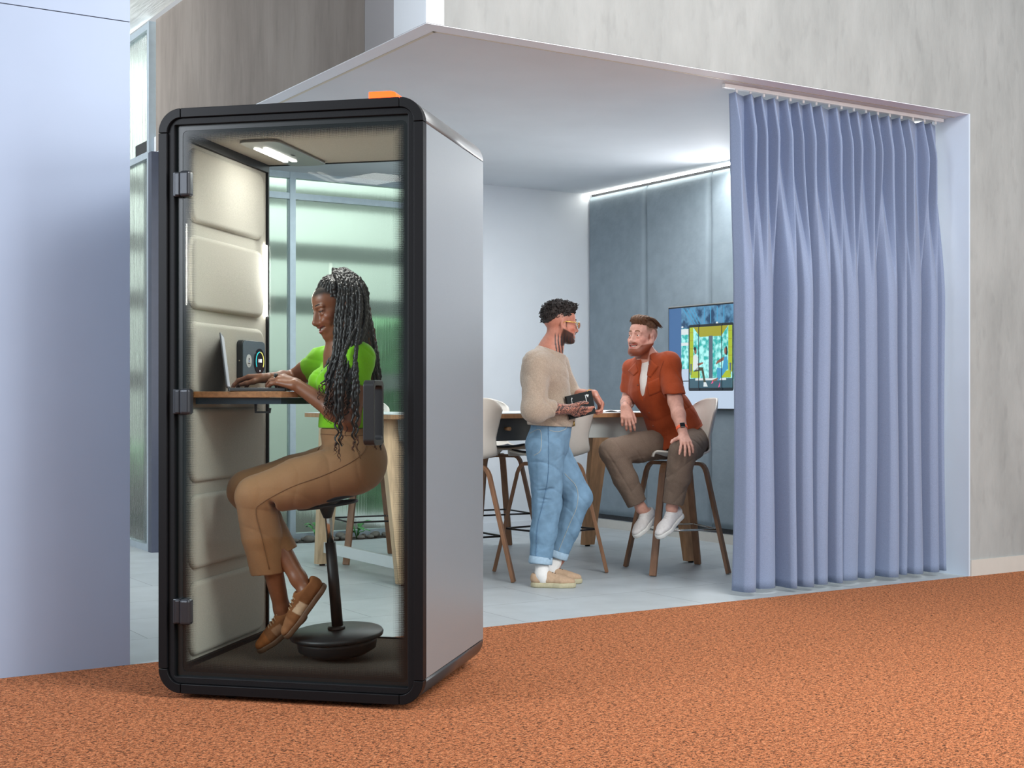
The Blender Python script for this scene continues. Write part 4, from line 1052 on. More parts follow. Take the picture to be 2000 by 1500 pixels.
class Head:
    """head frame: rows forward, left, up; o = centre of the skull at eye height"""
    def __init__(s, o, fwd, up, sc=1.0): s.o = np.array(o, float); s.R = frame_from(fwd, up); s.s = sc
    def w(s, x, y, z): return s.o + s.s * (x * s.R[0] + y * s.R[1] + z * s.R[2])
    def loc(s, V): return ((V - s.o) @ s.R.T) / s.s
    def sculpt(h, S, female=False, beard=0, smile=.006, ears=True, lid=.5, opening=1.0):
        s = h.s
        def E(c, r, k=.012, sub=False): S.ell(h.w(*c), np.array(r) * s, h.R, k * s, sub)
        def K(a, b, r1, r2=None, k=.01, sub=False): S.cone(h.w(*a), h.w(*b), r1 * s, (r1 if r2 is None else r2) * s, k * s, sub)
        E((-.020, 0, .034), (.098, .075, .082)); E((.036, 0, .040), (.056, .060, .055), .02)
        E((.030, 0, -.035), (.060, .060, .075), .02)
        jw = .050 if female else .055
        E((.028, 0, -.078), (.054, jw, .034), .02); E((.072, 0, -.101), (.017, .020 if female else .024, .014), .018)
        for y in (-1, 1):
            K((-.005, y * .060, -.035), (.055, y * .026, -.098), .014, .013, .022)
            E((.058, y * .042, -.026), (.022, .020, .017), .018)
            K((.089, y * .012, .019), (.076, y * .044, .019), .0065 if female else .0085, .006, .012)
            E((.096, y * .032, .001), (.014, .016, .009), .012, True)
            E((.0735, y * .031, .000), (.0135, .0145, .0135), .004)
            K((.0860, y * .020, .0068), (.0775, y * .045, .0045), .0030, .0026, .004)
            E((.0742, y * .031, .0115 - .0075 * lid), (.0146, .0158, .0088), .002)
            E((.0742, y * .031, -.0125), (.0143, .0155, .0070), .002)
            K((.0845, y * .022, -.0085), (.0770, y * .044, -.0065), .0026, .0024, .005)
            E((.098, y * .0125, -.0455), (.0095, .0072, .0075), .006)
            K((.096, y * .011, -.0455), (.076, y * .024, -.046), .0075, .011, .008)
            E((.104, y * .0065, -.0525), (.0035, .0030, .0030), .002, True)
            K((.082, y * .030, -.040), (.066, y * .042, -.066 + smile), .009, .008, .015)
            if ears:
                E((-.010, y * .0745, -.006), (.019, .0075, .031), .006); E((-.004, y * .082, -.002), (.010, .006, .017), .005, True); E((-.002, y * .075, -.030), (.009, .006, .009), .006)
        K((.089, 0, .010), (.108, 0, -.034), .0065, .0085, .010); E((.108, 0, -.040), (.0115, .0115, .0095), .008); K((.103, 0, -.044), (.084, 0, -.052), .0085, .013, .008); K((.080, 0, .004), (.090, 0, -.036), .0115, .0155, .008)
        E((.076, 0, -.068), (.020, .030, .024), .016)
        mw = .028; h.smile = smile; zc = lambda y: -.0735 + smile * (.25 + .9 * (y / mw) ** 2); xf = lambda y: .0945 - 20 * y * y
        for dz, dx, r in ((.0088, .0005, .0050), (-.0100, -.0015, .0060)):
            for j in range(-3, 3):
                p0, p1 = j / 3 * mw, (j + 1) / 3 * mw; q0, q1 = (1 - (p0 / mw) ** 2) ** .5 if abs(p0) < mw else 0, (1 - (p1 / mw) ** 2) ** .5 if abs(p1) < mw else 0
                K((xf(p0) + dx, p0, zc(p0) + dz * (.25 + .75 * q0)), (xf(p1) + dx, p1, zc(p1) + dz * (.25 + .75 * q1)), r * (.55 + .45 * q0), r * (.55 + .45 * q1), .004)
        for y, rz in ((0, .0062), (.010, .0058), (-.010, .0058), (.018, .0044), (-.018, .0044), (.0235, .0026), (-.0235, .0026)): E((xf(y) - .001, y, zc(y)), (.012, .0085, rz * opening), .002, True)
        if beard:
            for y in (-1, 1): K((-.002, y * .064, -.040), (.058, y * .030, -.104), .016 + beard * .6, .015 + beard, .02)
            E((.070, 0, -.106), (.024 + beard, .030, .016 + beard), .02)
    def teeth(h, parent, origin, smile=.006):
        mb = MB()
        for i in range(8):
            y = (i - 3.5) * .0046; x = .0852 - 20 * y * y
            c = h.w(x, y, -.0735 + smile * (.25 + .9 * (y / .028) ** 2) + .0012) - origin
            M = Matrix.Translation(Vector(c)) @ Matrix(np.array(h.R).T.tolist()).to_4x4()
            mb.box((-.003, -.0021, -.0050), (.002, .0021, .0048), .0010, 1, M)
        return mb.build('teeth', mat('tooth enamel', rgb(236, 230, 218), .25, noise=40, var=.02), parent)
    def eyes(h, parent, origin, look=(1, 0, 0), iris=rgb(58, 36, 22)):
        ms = [mat('eye white', rgb(228, 224, 220), .2, noise=60, var=.02), mat('iris %d' % int(iris[0] * 1e4), iris, .15, noise=90, var=.2), mat('pupil', rgb(8, 8, 8), .1, noise=30, var=.1)]
        dw = nrm(look)
        for y in (-1, 1):
            c = h.w(.0748, y * .031, .0005) - origin; r = .0132 * h.s
            mb = MB(); q = Vector((0, 0, 1)).rotation_difference(Vector(dw)).to_matrix().to_4x4()
            pr = [(.0001, 1), (.20, .98), (.205, .978), (.46, .888), (.47, .882), (.8, .6), (1, 0), (.8, -.6), (.001, -1)]
            n = 20; vs = [(r * a * cos(2 * pi * j / n), r * a * sin(2 * pi * j / n), r * b) for a, b in pr for j in range(n)]
            vs = [q @ Vector(v) + Vector(c) for v in vs]
            for i in range(len(pr) - 1):
                mb.cur = 2 if i < 2 else (1 if i < 4 else 0)
                mb.add(vs[i * n:(i + 2) * n], [(j, (j + 1) % n, n + (j + 1) % n, n + j) for j in range(n)], True)
            mb.build('eye', ms, parent)
    def lashes(h, parent, origin, m):
        for y in (-1, 1):
            mb = MB(); mb.tube(spline([Vector(h.w(*p) - origin) for p in ((.0862, y * .0185, .0030), (.0890, y * .026, .0022), (.0885, y * .034, .0012), (.0850, y * .042, .0002), (.0800, y * .0485, .0008))], 14), [.0008] + [.0017] * 12 + [.0012, .0006], 6); mb.build('eyelash', m, parent)
    def brows(h, parent, origin, m, th=.0035, rise=.0, z=.020, x0=.0945):
        for y in (-1, 1):
            mb = MB(); P = []
            for i in range(9):
                t = i / 8; yy = .012 + .034 * t; xx = x0 - .019 * t ** 1.6
                P.append(Vector(h.w(xx, y * yy, z + .004 + rise * t - .010 * max(0, t - .55) ** 1.2 + .004 * sin(pi * t)) - origin))
            mb.tube(P, [th * h.s * (.65 + .6 * sin(pi * min(1, .2 + .75 * i / 8))) for i in range(9)], 8); mb.build('eyebrow', m, parent)
    def skin(h, V, base, lip, beardc=None, beard_w=None, stubble=None):
        L = h.loc(V); n = len(V); A = np.tile(base[None], (n, 1))
        inhead = (np.abs(L) < .14).all(1)
        A = mixc(A, base * np.array([1.12, .86, .82]), .55 * inhead * sstep(1.3, .4, blob(L * np.array([1, 0, 1]) + np.array([0, 0, 0]), (.07, 0, -.03), (.05, 1, .03))) * (np.abs(L[:, 1]) > .02))
        zc = L[:, 2] - h.smile * (.25 + .9 * (L[:, 1] / .028) ** 2) + .0735; L2 = np.stack([L[:, 0], L[:, 1], zc], 1)
        lw = sstep(1.15, .9, blob(L2, (.088, 0, -.0008), (.020, .0295, .0150)))
        A = mixc(A, lip, lw * inhead * (L[:, 0] > .07))
        mouth = sstep(1.1, .8, blob(L2, (.080, 0, 0), (.0085, .027, .008)))
        A = mixc(A, C(60, 20, 18), mouth * inhead * .9)
        if beardc is not None: A = mixc(A, beardc, beard_w(L) * inhead * (1 - lw) * (1 - mouth))
        return A, L, inhead

def beard_mask(L, back=-.012):
    """jaw beard with sideburn and moustache: clean upper edge from the ear to the corner of the mouth"""
    x, y, z = L.T; ay = np.abs(y)
    top = np.interp(x, [-.02, .0, .045, .064, .076, .086], [-.030, -.038, -.053, -.058, -.077, -.0860])
    jaw = sstep(.004, -.004, z - top) * sstep(back - .006, back + .004, x) * sstep(-.150, -.136, z - .2 * np.clip(x, -1, .05))
    burn = sstep(back - .004, back + .004, x) * sstep(.026, .016, x) * sstep(.03, .015, z) * (ay > .052) * (ay < .0685)
    mst = sstep(1.2, .85, blob(np.stack([x, y, z + 6 * y * y], 1), (.090, 0, -.0500), (.018, .036, .0100)))
    return np.clip(np.maximum(np.maximum(jaw, .75 * burn), mst), 0, 1)

def hand(S, W, fwd, back, side, sc=1.0, curl=(25, 30, 35, 40), thumb=(.5, .7, -.35), tc=25, spread=5, k=.006, claw=0):
    """W wrist; fwd along the palm, back = out of the back of the hand, side = towards the thumb. Returns finger tips and knuckles"""
    f = nrm(fwd); b = np.array(back, float); b = nrm(b - f * (b @ f)); sd = np.array(side, float); sd = nrm(sd - f * (sd @ f) - b * (sd @ b))
    W = np.array(W, float); out = []
    lens = [(.044, .026, .020), (.048, .029, .021), (.044, .027, .020), (.034, .021, .018)]
    for i in range(4):
        y = (1.5 - i) * .0195
        K = W + sc * (f * (.088 - .004 * abs(i - 1) ** 1.5 - (.006 if i == 3 else 0)) + sd * y + b * (.003 - .0025 * abs(i - 1.2)))
        S.cone(W + sc * (sd * y * .55 + f * .004), K, .0150 * sc, .0118 * sc, .012 * sc)
        a = radians(spread * (1.5 - i)); d0 = f * cos(a) + sd * sin(a)
        ang = 0; p = K; pts = [K]
        for j, l in enumerate(lens[i]):
            ang += radians(curl[i]) * ((.8 if claw == 0 else .3), 1.1, .7)[j] if claw == 0 else radians(curl[i]) * (.25, 1.4, 1.0)[j]
            d = d0 * cos(ang) - b * sin(ang); p = p + d * l * sc; pts.append(p)
        S.chain(pts, [.0098 * sc, .0088 * sc, .0080 * sc, .0066 * sc], k * sc)
        out.append(pts)
    S.cone(W + sc * (f * .03 + sd * .012), W + sc * (f * .07 + sd * .006), .0165 * sc, .0125 * sc, .012 * sc)
    T0 = W + sc * (f * .022 + sd * .024 - b * .006); t = nrm(thumb[0] * f + thumb[1] * sd + thumb[2] * b)
    t2 = nrm(t * cos(radians(tc)) + nrm(f * .8 - sd * .5) * sin(radians(tc)))
    T1 = T0 + t * .040 * sc; T2 = T1 + t2 * .032 * sc; T3 = T2 + nrm(t2 + .25 * (f - sd)) * .024 * sc
    S.chain([W + sc * (sd * .010 + f * .006), T0], [.015 * sc, .0155 * sc], .012 * sc); S.chain([T0, T1, T2, T3], [.0145 * sc, .0112 * sc, .0098 * sc, .0078 * sc], k * 1.3 * sc)
    out.append([T0, T1, T2, T3]); return out

def ring_on(parent, origin, p0, p1, r, m, t=.0022, name='ring', stone=None, up=None):
    ax = nrm(p1 - p0); c = (p0 + p1) / 2 - origin; M = Matrix.Translation(Vector(c)) @ Vector((0, 0, 1)).rotation_difference(Vector(ax)).to_matrix().to_4x4()
    mb = MB(); mb.tube([(r * cos(a * pi / 12), r * sin(a * pi / 12), 0) for a in range(24)], t, 8, closed=True, M=M); o = mb.build(name, m, parent)
    if stone:
        mb = MB(); mb.sphere(Vector(c) + Vector(up) * (r + .002), stone[0], 14); mb.build('stone', stone[1], o)
    return o

def shoe(parent, origin, heel, toe, up, m_up, m_sole, wid=.094, h=.075, sole=.022, laces=None, toecap=None, patch=None, coll=.052):
    """low shoe from the heel end to the toe end of the sole underside"""
    heel, toe = np.array(heel, float), np.array(toe, float); ln = np.linalg.norm(toe - heel); f = nrm(toe - heel); R = frame_from(f, up); f, l, u = R
    P = lambda x, y, z: heel + f * x * ln + l * y + u * z
    S = Sculpt(.0032, .012); w = wid / 2
    S.chain([P(.155, 0, sole + .012), P(.42, 0, sole + .012), P(.68, 0, sole + .010), P(.85, 0, sole + .006)], [w * .74, w * .70, w * .92, w * .70], .02, flat=.62, n=u)
    S.chain([P(.13, 0, sole + .030), P(.34, 0, sole + .036), P(.58, 0, sole + .018)], [w * .62, w * .62, w * .66], .02)
    S.chain([P(.12, 0, h - .020), P(.32, 0, h - .012)], [w * .50, w * .58], .02)
    S.cone(P(.15, 0, h + .012), P(.27, 0, h + .016), .026, .028, .008, sub=True)
    S.cut(P(0, 0, sole * .9), -u, .001)
    def pt(V):
        L = (V - heel) @ R.T; x = L[:, 0] / ln; A = np.tile(m_up[1][None], (len(V), 1))
        if toecap is not None: A = mixc(A, toecap, sstep(.70, .74, x))
        if patch is not None: A = mixc(A, patch, (sstep(.40, .42, x - .6 * (L[:, 2] - .04)) * sstep(.60, .58, x - .6 * (L[:, 2] - .04)) * (L[:, 2] < .060)))
        if coll: A = mixc(A, m_up[1] * 1.25, sstep(h - .010, h - .004, L[:, 2]) * (x < .45))
        return A
    o = S.build('shoe', m_up[0], parent, origin, pt)
    S = Sculpt(.0032, .01)
    S.chain([P(.165, 0, sole * .5), P(.42, 0, sole * .5), P(.66, 0, sole * .5), P(.845, 0, sole * .5)], [w * .86, w * .80, w * 1.02, w * .84], .02, flat=.9, n=u)
    S.cut(P(0, 0, 0), -u, .004); S.cut(P(0, 0, sole), u, .003)
    S.build('sole', m_sole, o, origin)
    if laces:
        mb = MB()
        for i in range(5):
            x = .37 + .055 * i; zz = sole + .0685 - .067 * (x - .34) - (.003 if i > 3 else 0); ww = .019
            mb.tube(spline([Vector(P(x, -ww, zz - .010) - origin), Vector(P(x + .008, -ww * .5, zz - .0015) - origin), Vector(P(x + .012, 0, zz + .0005) - origin), Vector(P(x + .016, ww * .5, zz - .0015) - origin), Vector(P(x + .024, ww, zz - .010) - origin)], 12), .0028, 6)
        mb.build('laces', laces, o)
    return o
# ================================================================ THE WOMAN IN THE POD
WO = np.array([SB[0], SB[1] - .02, IZ0])
wm = thing('person', 'person with long braids and lime green top typing on a laptop in the pod', 'person', Matrix.Translation(Vector(WO)))
fw = nrm(V3(-.93, -.30, 0)); lf = nrm(V3(.30, -.93, 0)) * 1.0      # torso forward, her left (towards the camera)
wh = Head(pa(657, 601, 5.535), V3(-.84, -.50, -.26), V3(-.24, -.06, 1), 1.0)
# joints
shN, shF = pa(701, 702, 5.405), pa(636, 703, 5.70); elN, elF = pa(683, 822, 5.37), pa(566, 744, 5.80)
wrN, wrF = pa(579, 752, 5.415), pa(527, 739, 5.635)
hpN, hpF = pa(685, 909, 5.475), pa(682, 906, 5.64); knN, knF = pa(500, 968, 5.43), pa(482, 958, 5.565)
anN, anF = pa(551, 1190, 5.545), pa(583, 1130, 5.475)
nk0, nk1 = pa(680, 686, 5.56), wh.w(-.022, 0, -.06)
mhp, chs, wst = pa(690, 898, 5.56), pa(682, 745, 5.56), pa(679, 838, 5.56)
SKW = C(130, 81, 54)
S = Sculpt(.0032, .02)
wh.sculpt(S, True, smile=.012, ears=False, lid=1.0, opening=1.0)
S.chain([nk1, nk1 * .5 + nk0 * .5, nk0], [.047, .047, .055], .02)
S.cone(chs + .10 * V3(0, 0, 1), wst, .105, .085, .04); S.cone(wst, mhp, .085, .10, .04); S.cone(nk0, chs, .055, .09, .05)
S.chain([shN * .7 + nk0 * .3, shN], [.045, .048], .04); S.chain([shF * .7 + nk0 * .3, shF], [.043, .043], .04)
S.chain([shN, shN * .55 + elN * .45, elN], [.049, .047, .040], .02); S.chain([elN, elN * .7 + wrN * .3, wrN], [.039, .040, .0245], .02)
S.chain([shF, shF * .5 + elF * .5, elF], [.046, .044, .038], .02); S.chain([elF, elF * .65 + wrF * .35, wrF], [.038, .037, .0235], .02)
hfN = nrm(pa(546, 740, 5.450) - wrN); hfF = nrm(pa(484, 738, 5.655) - wrF)
fN = hand(S, wrN, hfN, V3(-.15, -.35, 1), V3(.0, 1, .1), .98, (36, 32, 30, 28), (.75, .5, -.35), 20, 5)
fF = hand(S, wrF, hfF, V3(-.15, .15, 1), V3(.0, -1, .1), .98, (26, 24, 24, 26), (.75, .5, -.35), 20, 5)
for a, b, c in ((hpN, knN, anN), (hpF, knF, anF)):
    S.chain([a, b], [.082, .055], .03); S.chain([b, b * .6 + c * .4, c], [.052, .046, .0315], .02)
# feet inside the shoes
h1, t1 = pa(602, 1204, 5.560), pa(506, 1276, 5.530); h2, t2 = pa(641, 1141, 5.470), pa(560, 1251, 5.440)
u1 = V3(-.42, -.25, .75); u2 = V3(-.80, -.25, .55)
for hh, tt, an in ((h1, t1, anN), (h2, t2, anF)):
    uu = nrm(V3(-.6, -.1, .7)); S.chain([an, hh * .68 + tt * .32 + uu * .045, hh * .3 + tt * .7 + uu * .03], [.032, .030, .024], .02)
def pw(V):
    A, L, ih = wh.skin(V, SKW, C(128, 58, 52))
    A = mixc(A, C(28, 20, 18), ih * sstep(.052, .075, L[:, 2] + .55 * np.clip(.055 - L[:, 0], 0, 1)) * (L[:, 2] > .01))
    lash = ih * sstep(1.15, .8, np.minimum(blob(L, (.083, .032, .0072), (.010, .016, .0028)), blob(L, (.083, -.032, .0072), (.010, .016, .0028))))
    for pts in fN[:4] + fF[:4]:
        A = mixc(A, C(206, 150, 130), sstep(.0075, .0055, np.linalg.norm(V - (pts[3] + .003 * nrm(pts[3] - pts[2]) + V3(0, 0, .004)), axis=1)))
    return A
M_SKW = painted('deep brown skin', .42, bump=.06, bscale=220, spec=.5)
body = S.build('body', M_SKW, wm, WO, pw, 1)
wh.teeth(wm, WO, .012); wh.eyes(wm, WO, (-.80, -.42, -.42))
wh.brows(wm, WO, mat('dark brow', rgb(26, 18, 16), .7, noise=90, var=.2), .0022, x0=.0930); wh.lashes(wm, WO, MATS['dark brow'])
M_SILV = mat('silver ring', rgb(190, 186, 176), .25, metal=.9, noise=60, var=.08)
ring_on(wm, WO, fF[2][0] * .45 + fF[2][1] * .55, fF[2][0] * .30 + fF[2][1] * .70, .0112, M_SILV, .0035)
ring_on(wm, WO, fN[1][0] * .55 + fN[1][1] * .45, fN[1][0] * .40 + fN[1][1] * .60, .0112, M_SILV, .002, stone=(.0085, mat('dark stone', rgb(34, 40, 44), .15, noise=80, var=.3)), up=(-.1, -.5, .85))
# --- lime green cropped top
f1 = wavy(21, 26); f2 = wavy(22, 60)
S = Sculpt(.0036, .02)
UP = V3(0, 0, 1)
slN = shN * .66 + elN * .34; slF = shF * .62 + elF * .38
S.chain([shN, slN], [.060, .060], .02); S.chain([shF, slF], [.056, .054], .02)
S.cone(elN, slN + nrm(elN - shN) * .050, .055, .055, .001, sub=True); S.cone(elF, slF + nrm(elF - shF) * .046, .052, .052, .001, sub=True)
S.cone(chs + UP * .085, chs - UP * .03, .112, .116, .05, flat=.86, n=fw); S.cone(chs - UP * .02, wst + UP * .02, .116, .112, .05, flat=.92, n=fw)
S.ell(chs + fw * .085 + lf * .062 - UP * .012, (.062, .064, .066), k=.04); S.ell(chs + fw * .095 - lf * .055 - UP * .008, (.064, .062, .064), k=.04)
S.cone(wst + UP * .03 + fw * .03, wst - UP * .02 + fw * .035, .094, .098, .04, flat=.8, n=fw); S.cone(wst + UP * .02, wst - UP * .03, .112, .114, .03, flat=.95, n=fw)
S.chain([nk0 + UP * .0, shN + UP * .004], [.060, .058], .04); S.chain([nk0 + UP * .0, shF + UP * .006], [.060, .060], .04)
S.cone(nk0 - UP * .015, nk0 + UP * .022, .066, .058, .03)
S.warp(lambda X, Y, Z: .0030 * f1(X, Y, Z * .55) + .0012 * f2(X, Y, Z))
S.warp(crease(121, (.5, .1, 1), 36, .005)); S.warp(crease(122, (1, .2, -.5), 30, .004))
S.cone(nk0 + UP * .012 + fw * .012, nk1 + UP * .03, .056, .058, .006, sub=True); S.cut(nk0 + UP * .045, UP + .25 * fw)
S.cut(pa(0, 836, 5.5), -UP)
M_LIME = mat('lime green jersey', rgb(122, 196, 18), .75, noise=200, var=.06, bump=.1, bscale=500, sheen=.2, spec=.2)
S.build('t_shirt', M_LIME, wm, WO, smooth=2)
# --- tan trousers
f3 = wavy(31, 22); f4 = wavy(32, 55)
S = Sculpt(.0038, .02)
S.cone(wst - UP * .015, mhp + UP * .03, .118, .128, .03, flat=.93, n=fw)
S.ell(mhp - fw * .012 + lf * .03 - UP * .015, (.112, .128, .112), k=.05); S.ell(mhp - fw * .012 - lf * .04 - UP * .012, (.110, .120, .110), k=.05)
for a, b, kk in ((hpN, knN, .03), (hpF, knF, .03)):
    S.cone(a - UP * .01, a * .45 + b * .55 - UP * .006, .112, .100, .03); S.cone(a * .45 + b * .55 - UP * .006, b, .100, .083, .02)
e1, e2 = pa(525, 1121, 5.515), pa(557, 1082, 5.520); d1, d2 = nrm(e1 - knN), nrm(e2 - knF)
S2 = [(knF, .078), (knF * .5 + e2 * .5, .066), (e2, .056)]
S.chain([x[0] for x in S2], [x[1] for x in S2], .012)
S.rbox(e2 + d2 * .060, (.075, .08, .06), frame_from(V3(0, -1, 0), -d2), .001, .001, True)
S.cone(e2 - d2 * .03, e2 + d2 * .02, .047, .049, .001, sub=True)
S.chain([knN, knN * .5 + e1 * .5 + V3(-.004, 0, 0), e1], [.082, .078, .072], .010)
S.rbox(e1 + d1 * .060, (.12, .12, .06), frame_from(V3(0, -1, 0), -d1), .001, .001, True)
S.cone(e1 - d1 * .03, e1 + d1 * .02, .062, .065, .001, sub=True)
S.warp(lambda X, Y, Z: .0026 * f3(X * .6, Y, Z) + .0010 * f4(X, Y, Z) * (Z < 1.25))
S.warp(crease(131, (1, .1, .45), 25, .0022)); S.warp(crease(132, (.3, .2, 1), 30, .0018))
fold = nrm(knN - hpN)
for t, r in ((.03, .012), (.10, .010)):      # creases behind the knee and across the lap
    c = knN * (1 - t) + e1 * t + V3(.078, 0, -.028)
    S.cone(c + V3(-.01, -.09, .01), c + V3(.015, .05, -.005), r, r * .6, .012, sub=True)
for t in (.16, .30):
    c = hpN * (1 - t) + knN * t + UP * .098; S.cone(c + V3(.03, -.10, .0), c + V3(-.02, .07, .012), .005, .004, .012, sub=True)
S.cut(pa(0, 836, 5.5) - UP * .001, UP)
M_TROU = mat('tan trouser cloth', rgb(146, 108, 74), .7, noise=220, var=.05, bump=.08, bscale=520, sheen=.15, spec=.25)
tr = S.build('trousers', M_TROU, wm, WO, smooth=2)
# crease seam down the side of the near leg
SEAM = mat('trouser seam', rgb(112, 78, 48), .8, noise=100, var=.1)
stitch(tr, WO, [(716, 850), (712, 880), (687, 902), (633, 928), (567, 952), (512, 982), (500, 1000), (511, 1047), (526, 1112)], .0016, SEAM, 'seam', tr, 70)
stitch(tr, WO, [(690, 846), (694, 872), (704, 896)], .0014, SEAM, 'pocket_seam', tr, 14)
stitch(tr, WO, [(622, 844), (626, 868), (618, 884)], .0022, SEAM, 'fly_seam', tr, 14)
stitch(tr, WO, [(618, 847), (660, 850), (700, 851), (732, 848)], .0014, SEAM, 'waistband_seam', tr, 30)
# --- shoes
M_SHO = painted('brown suede', .85, bump=.2, bscale=260, spec=.15)
M_GUM = mat('brown gum sole', rgb(92, 66, 46), .6, noise=30, var=.08)
M_LACE = mat('beige lace', rgb(158, 128, 98), .9, noise=300, var=.12)
shoe(wm, WO, h1, t1, u1, (M_SHO, C(120, 78, 48)), M_GUM, laces=M_LACE, toecap=C(150, 92, 50), patch=C(150, 112, 84))
shoe(wm, WO, h2, t2, u2, (M_SHO, C(120, 78, 48)), M_GUM, laces=M_LACE, toecap=C(142, 98, 66), patch=C(186, 158, 130))
# --- hair: scalp mass, then the braids
S = Sculpt(.0036, .02)
S.ell(wh.w(-.026, 0, .044), (.100, .080, .083), wh.R, .02); S.ell(wh.w(-.06, 0, .10), (.055, .055, .045), wh.R, .03)
S.ell(wh.w(-.085, 0, .02), (.055, .07, .09), wh.R, .03)
g1 = wavy(41, 120)
S.cut(wh.w(.060, 0, .055), nrm(wh.R[0] * 1.0 - wh.R[2] * .62), .01)
S.cut(wh.w(-.02, 0, -.045), -wh.R[2], .01)
S.warp(lambda X, Y, Z: .0028 * g1(X, Y, Z))
M_HB = mat('black braided hair', rgb(20, 17, 18), .42, noise=120, var=.3, spec=.5)
M_HA = mat('auburn braided hair', rgb(78, 46, 28), .55, noise=120, var=.3, spec=.4)
hr = S.build('hair', M_HB, wm, WO, smooth=1)
def braid(mb, P, r, ph, tail=.12, fr=None):
    L = sum((Vector(P[i + 1]) - Vector(P[i])).length for i in range(len(P) - 1)); n = int(L / .0042); Q = spline(P, n); k = 7
    q = fr or random
    vs = []; prev = None; fs = []
    for i, p in enumerate(Q):
        t = (Q[min(i + 1, n)] - Q[max(i - 1, 0)]).normalized()
        ref = Vector((.3, -1, .2)); U = (ref - t * ref.dot(t)).normalized(); Vv = t.cross(U); s = i * .0042
        end = max(0, (i / n - (1 - tail)) / tail); rr = r * (1 - .55 * end) * (.80 + .30 * abs(sin(s * 180 + ph)))
        c = p + (U * sin(s * 180 + ph) + Vv * cos(s * 90)) * r * .18 + (U * sin(s * 210 + ph) + Vv * cos(s * 190)) * .007 * end
        for j in range(k):
            a = 2 * pi * j / k; rj = rr * (1 + .16 * cos(2 * (a - s * 130 - ph)))
            vs.append(c + (U * cos(a) + Vv * sin(a)) * rj)
        if i:
            for j in range(k): fs.append(((i - 1) * k + j, (i - 1) * k + (j + 1) % k, i * k + (j + 1) % k, i * k + j))
    mb.add([v - Vector(WO) for v in vs], fs, True)
r2 = random.Random(5); br = MB()
G = Vector(wh.w(-.045, .0, .125))
def bp(u, v, d): return Vector(at(u, v, d))
def add_braid(us, ds, vend, r=None, brown=None):
    """us/ds: column in px and distance at heights v = 560, 620, 690, 760, end"""
    vv = [560, 620, 690, 760]; pts = [G + Vector((r2.uniform(-.02, .02), r2.uniform(-.02, .02), -.015)), G + Vector(((us[0] - 676) * .0011, (ds[0] - 5.53) * .32, .018 + r2.uniform(-.006, .004)))]
    for u, d, v in zip(us, ds, vv):
        if v < vend - 20: pts.append(bp(u, v, d))
    j = len([v for v in vv if v < vend - 20]); pts.append(bp(us[min(j, len(us) - 1)], vend, ds[min(j, len(ds) - 1)]))
    br.cur = 1 if (brown if brown is not None else r2.random() < .22) else 0
    braid(br, pts, r or r2.uniform(.0072, .0092), r2.uniform(0, 6), r2.uniform(.08, .22), r2)
def wisp(p, n=2):
    """loose curly auburn ends below a braid"""
    for _ in range(n):
        q0 = Vector(p); L_ = r2.uniform(.03, .075); ph = r2.uniform(0, 6); P_ = []
        for i in range(12):
            t = i / 11; P_.append(q0 + Vector((.007 * sin(ph + 11 * t) * t + r2.uniform(-.0025, .0025) * t, .006 * cos(ph + 10 * t) * t - .004 * t, -L_ * t)) - Vector(WO))
        br.cur = 1; br.tube(P_, [.0022] * 8 + [.0018, .0014, .001, .0006], 5)
# front fall over the near shoulder and chest
for i in range(62):
    t = (i % 31 + .5) / 31 + r2.uniform(-.02, .02); lay = (0, 1)[i // 31] + r2.uniform(-.3, .3)
    u0 = 662 + 48 * t; u1_ = 655 + 62 * t; u2_ = 651 + 50 * t; u3 = 634 + 48 * t + r2.uniform(-5, 5); ue = u3 + r2.uniform(-8, 6) - 2
    vend = r2.uniform(768, 822) - 24 * (1 - t)
    add_braid([u0, u1_, u2_, u3, ue], [5.475 - .022 * lay, 5.445 - .03 * lay - .02 * sin(pi * t), 5.39 - .03 * lay + .02 * (1 - t), 5.345 - .03 * lay + .03 * (1 - t), 5.335 - .03 * lay + .03 * (1 - t)], vend, r2.uniform(.0062, .0080), i % 9 == 4 and t > .2)
    wisp(bp(ue, vend - 4, 5.335 - .03 * lay + .03 * (1 - t)), 1 if i % 2 else 2)
for u3, ve in ((690, 866), (699, 856), (655, 868), (662, 872), (694, 842), (668, 846)):
    add_braid([700, 703, 695 if u3 > 680 else 672, u3, u3 + r2.uniform(-3, 4)], [5.45, 5.38, 5.315, 5.295, 5.31], ve, .0078, False)
    wisp(bp(u3, ve - 4, 5.31), 2)
# back fall
for i in range(40):
    t = (i % 20) / 19; lay = i // 20; u = 712 + 32 * t
    dd = 5.47 + .15 * r2.random()
    ve = r2.uniform(790, 880) + (45 if i % 7 == 2 else 0)
    add_braid([688 + 20 * t, 698 + 25 * t, 706 + 30 * t, u + r2.uniform(-3, 3), u - 1 + r2.uniform(-6, 8)], [5.47 + .15 * r2.random(), 5.46 + .18 * r2.random(), dd, dd, dd - .02], ve, r2.uniform(.0062, .0080), i % 8 == 3)
    wisp(bp(u, ve - 4, dd - .02), 1)
# strands over the back of the head between both falls
for i in range(16):
    t = i / 15
    add_braid([678 + 36 * t, 684 + 36 * t, 690 + 40 * t, 700 + 34 * t, 704 + 30 * t], [5.445 + .02 * t, 5.425 + .05 * t, 5.40 + .10 * t, 5.42 + .08 * t, 5.42], 742, .0072, False)
# far side wisps in front of the other shoulder
for u3 in (630, 623, 626):
    add_braid([660, 655, 648, u3, u3 - 6], [5.55, 5.53, 5.49, 5.49, 5.48], 738, .0062)
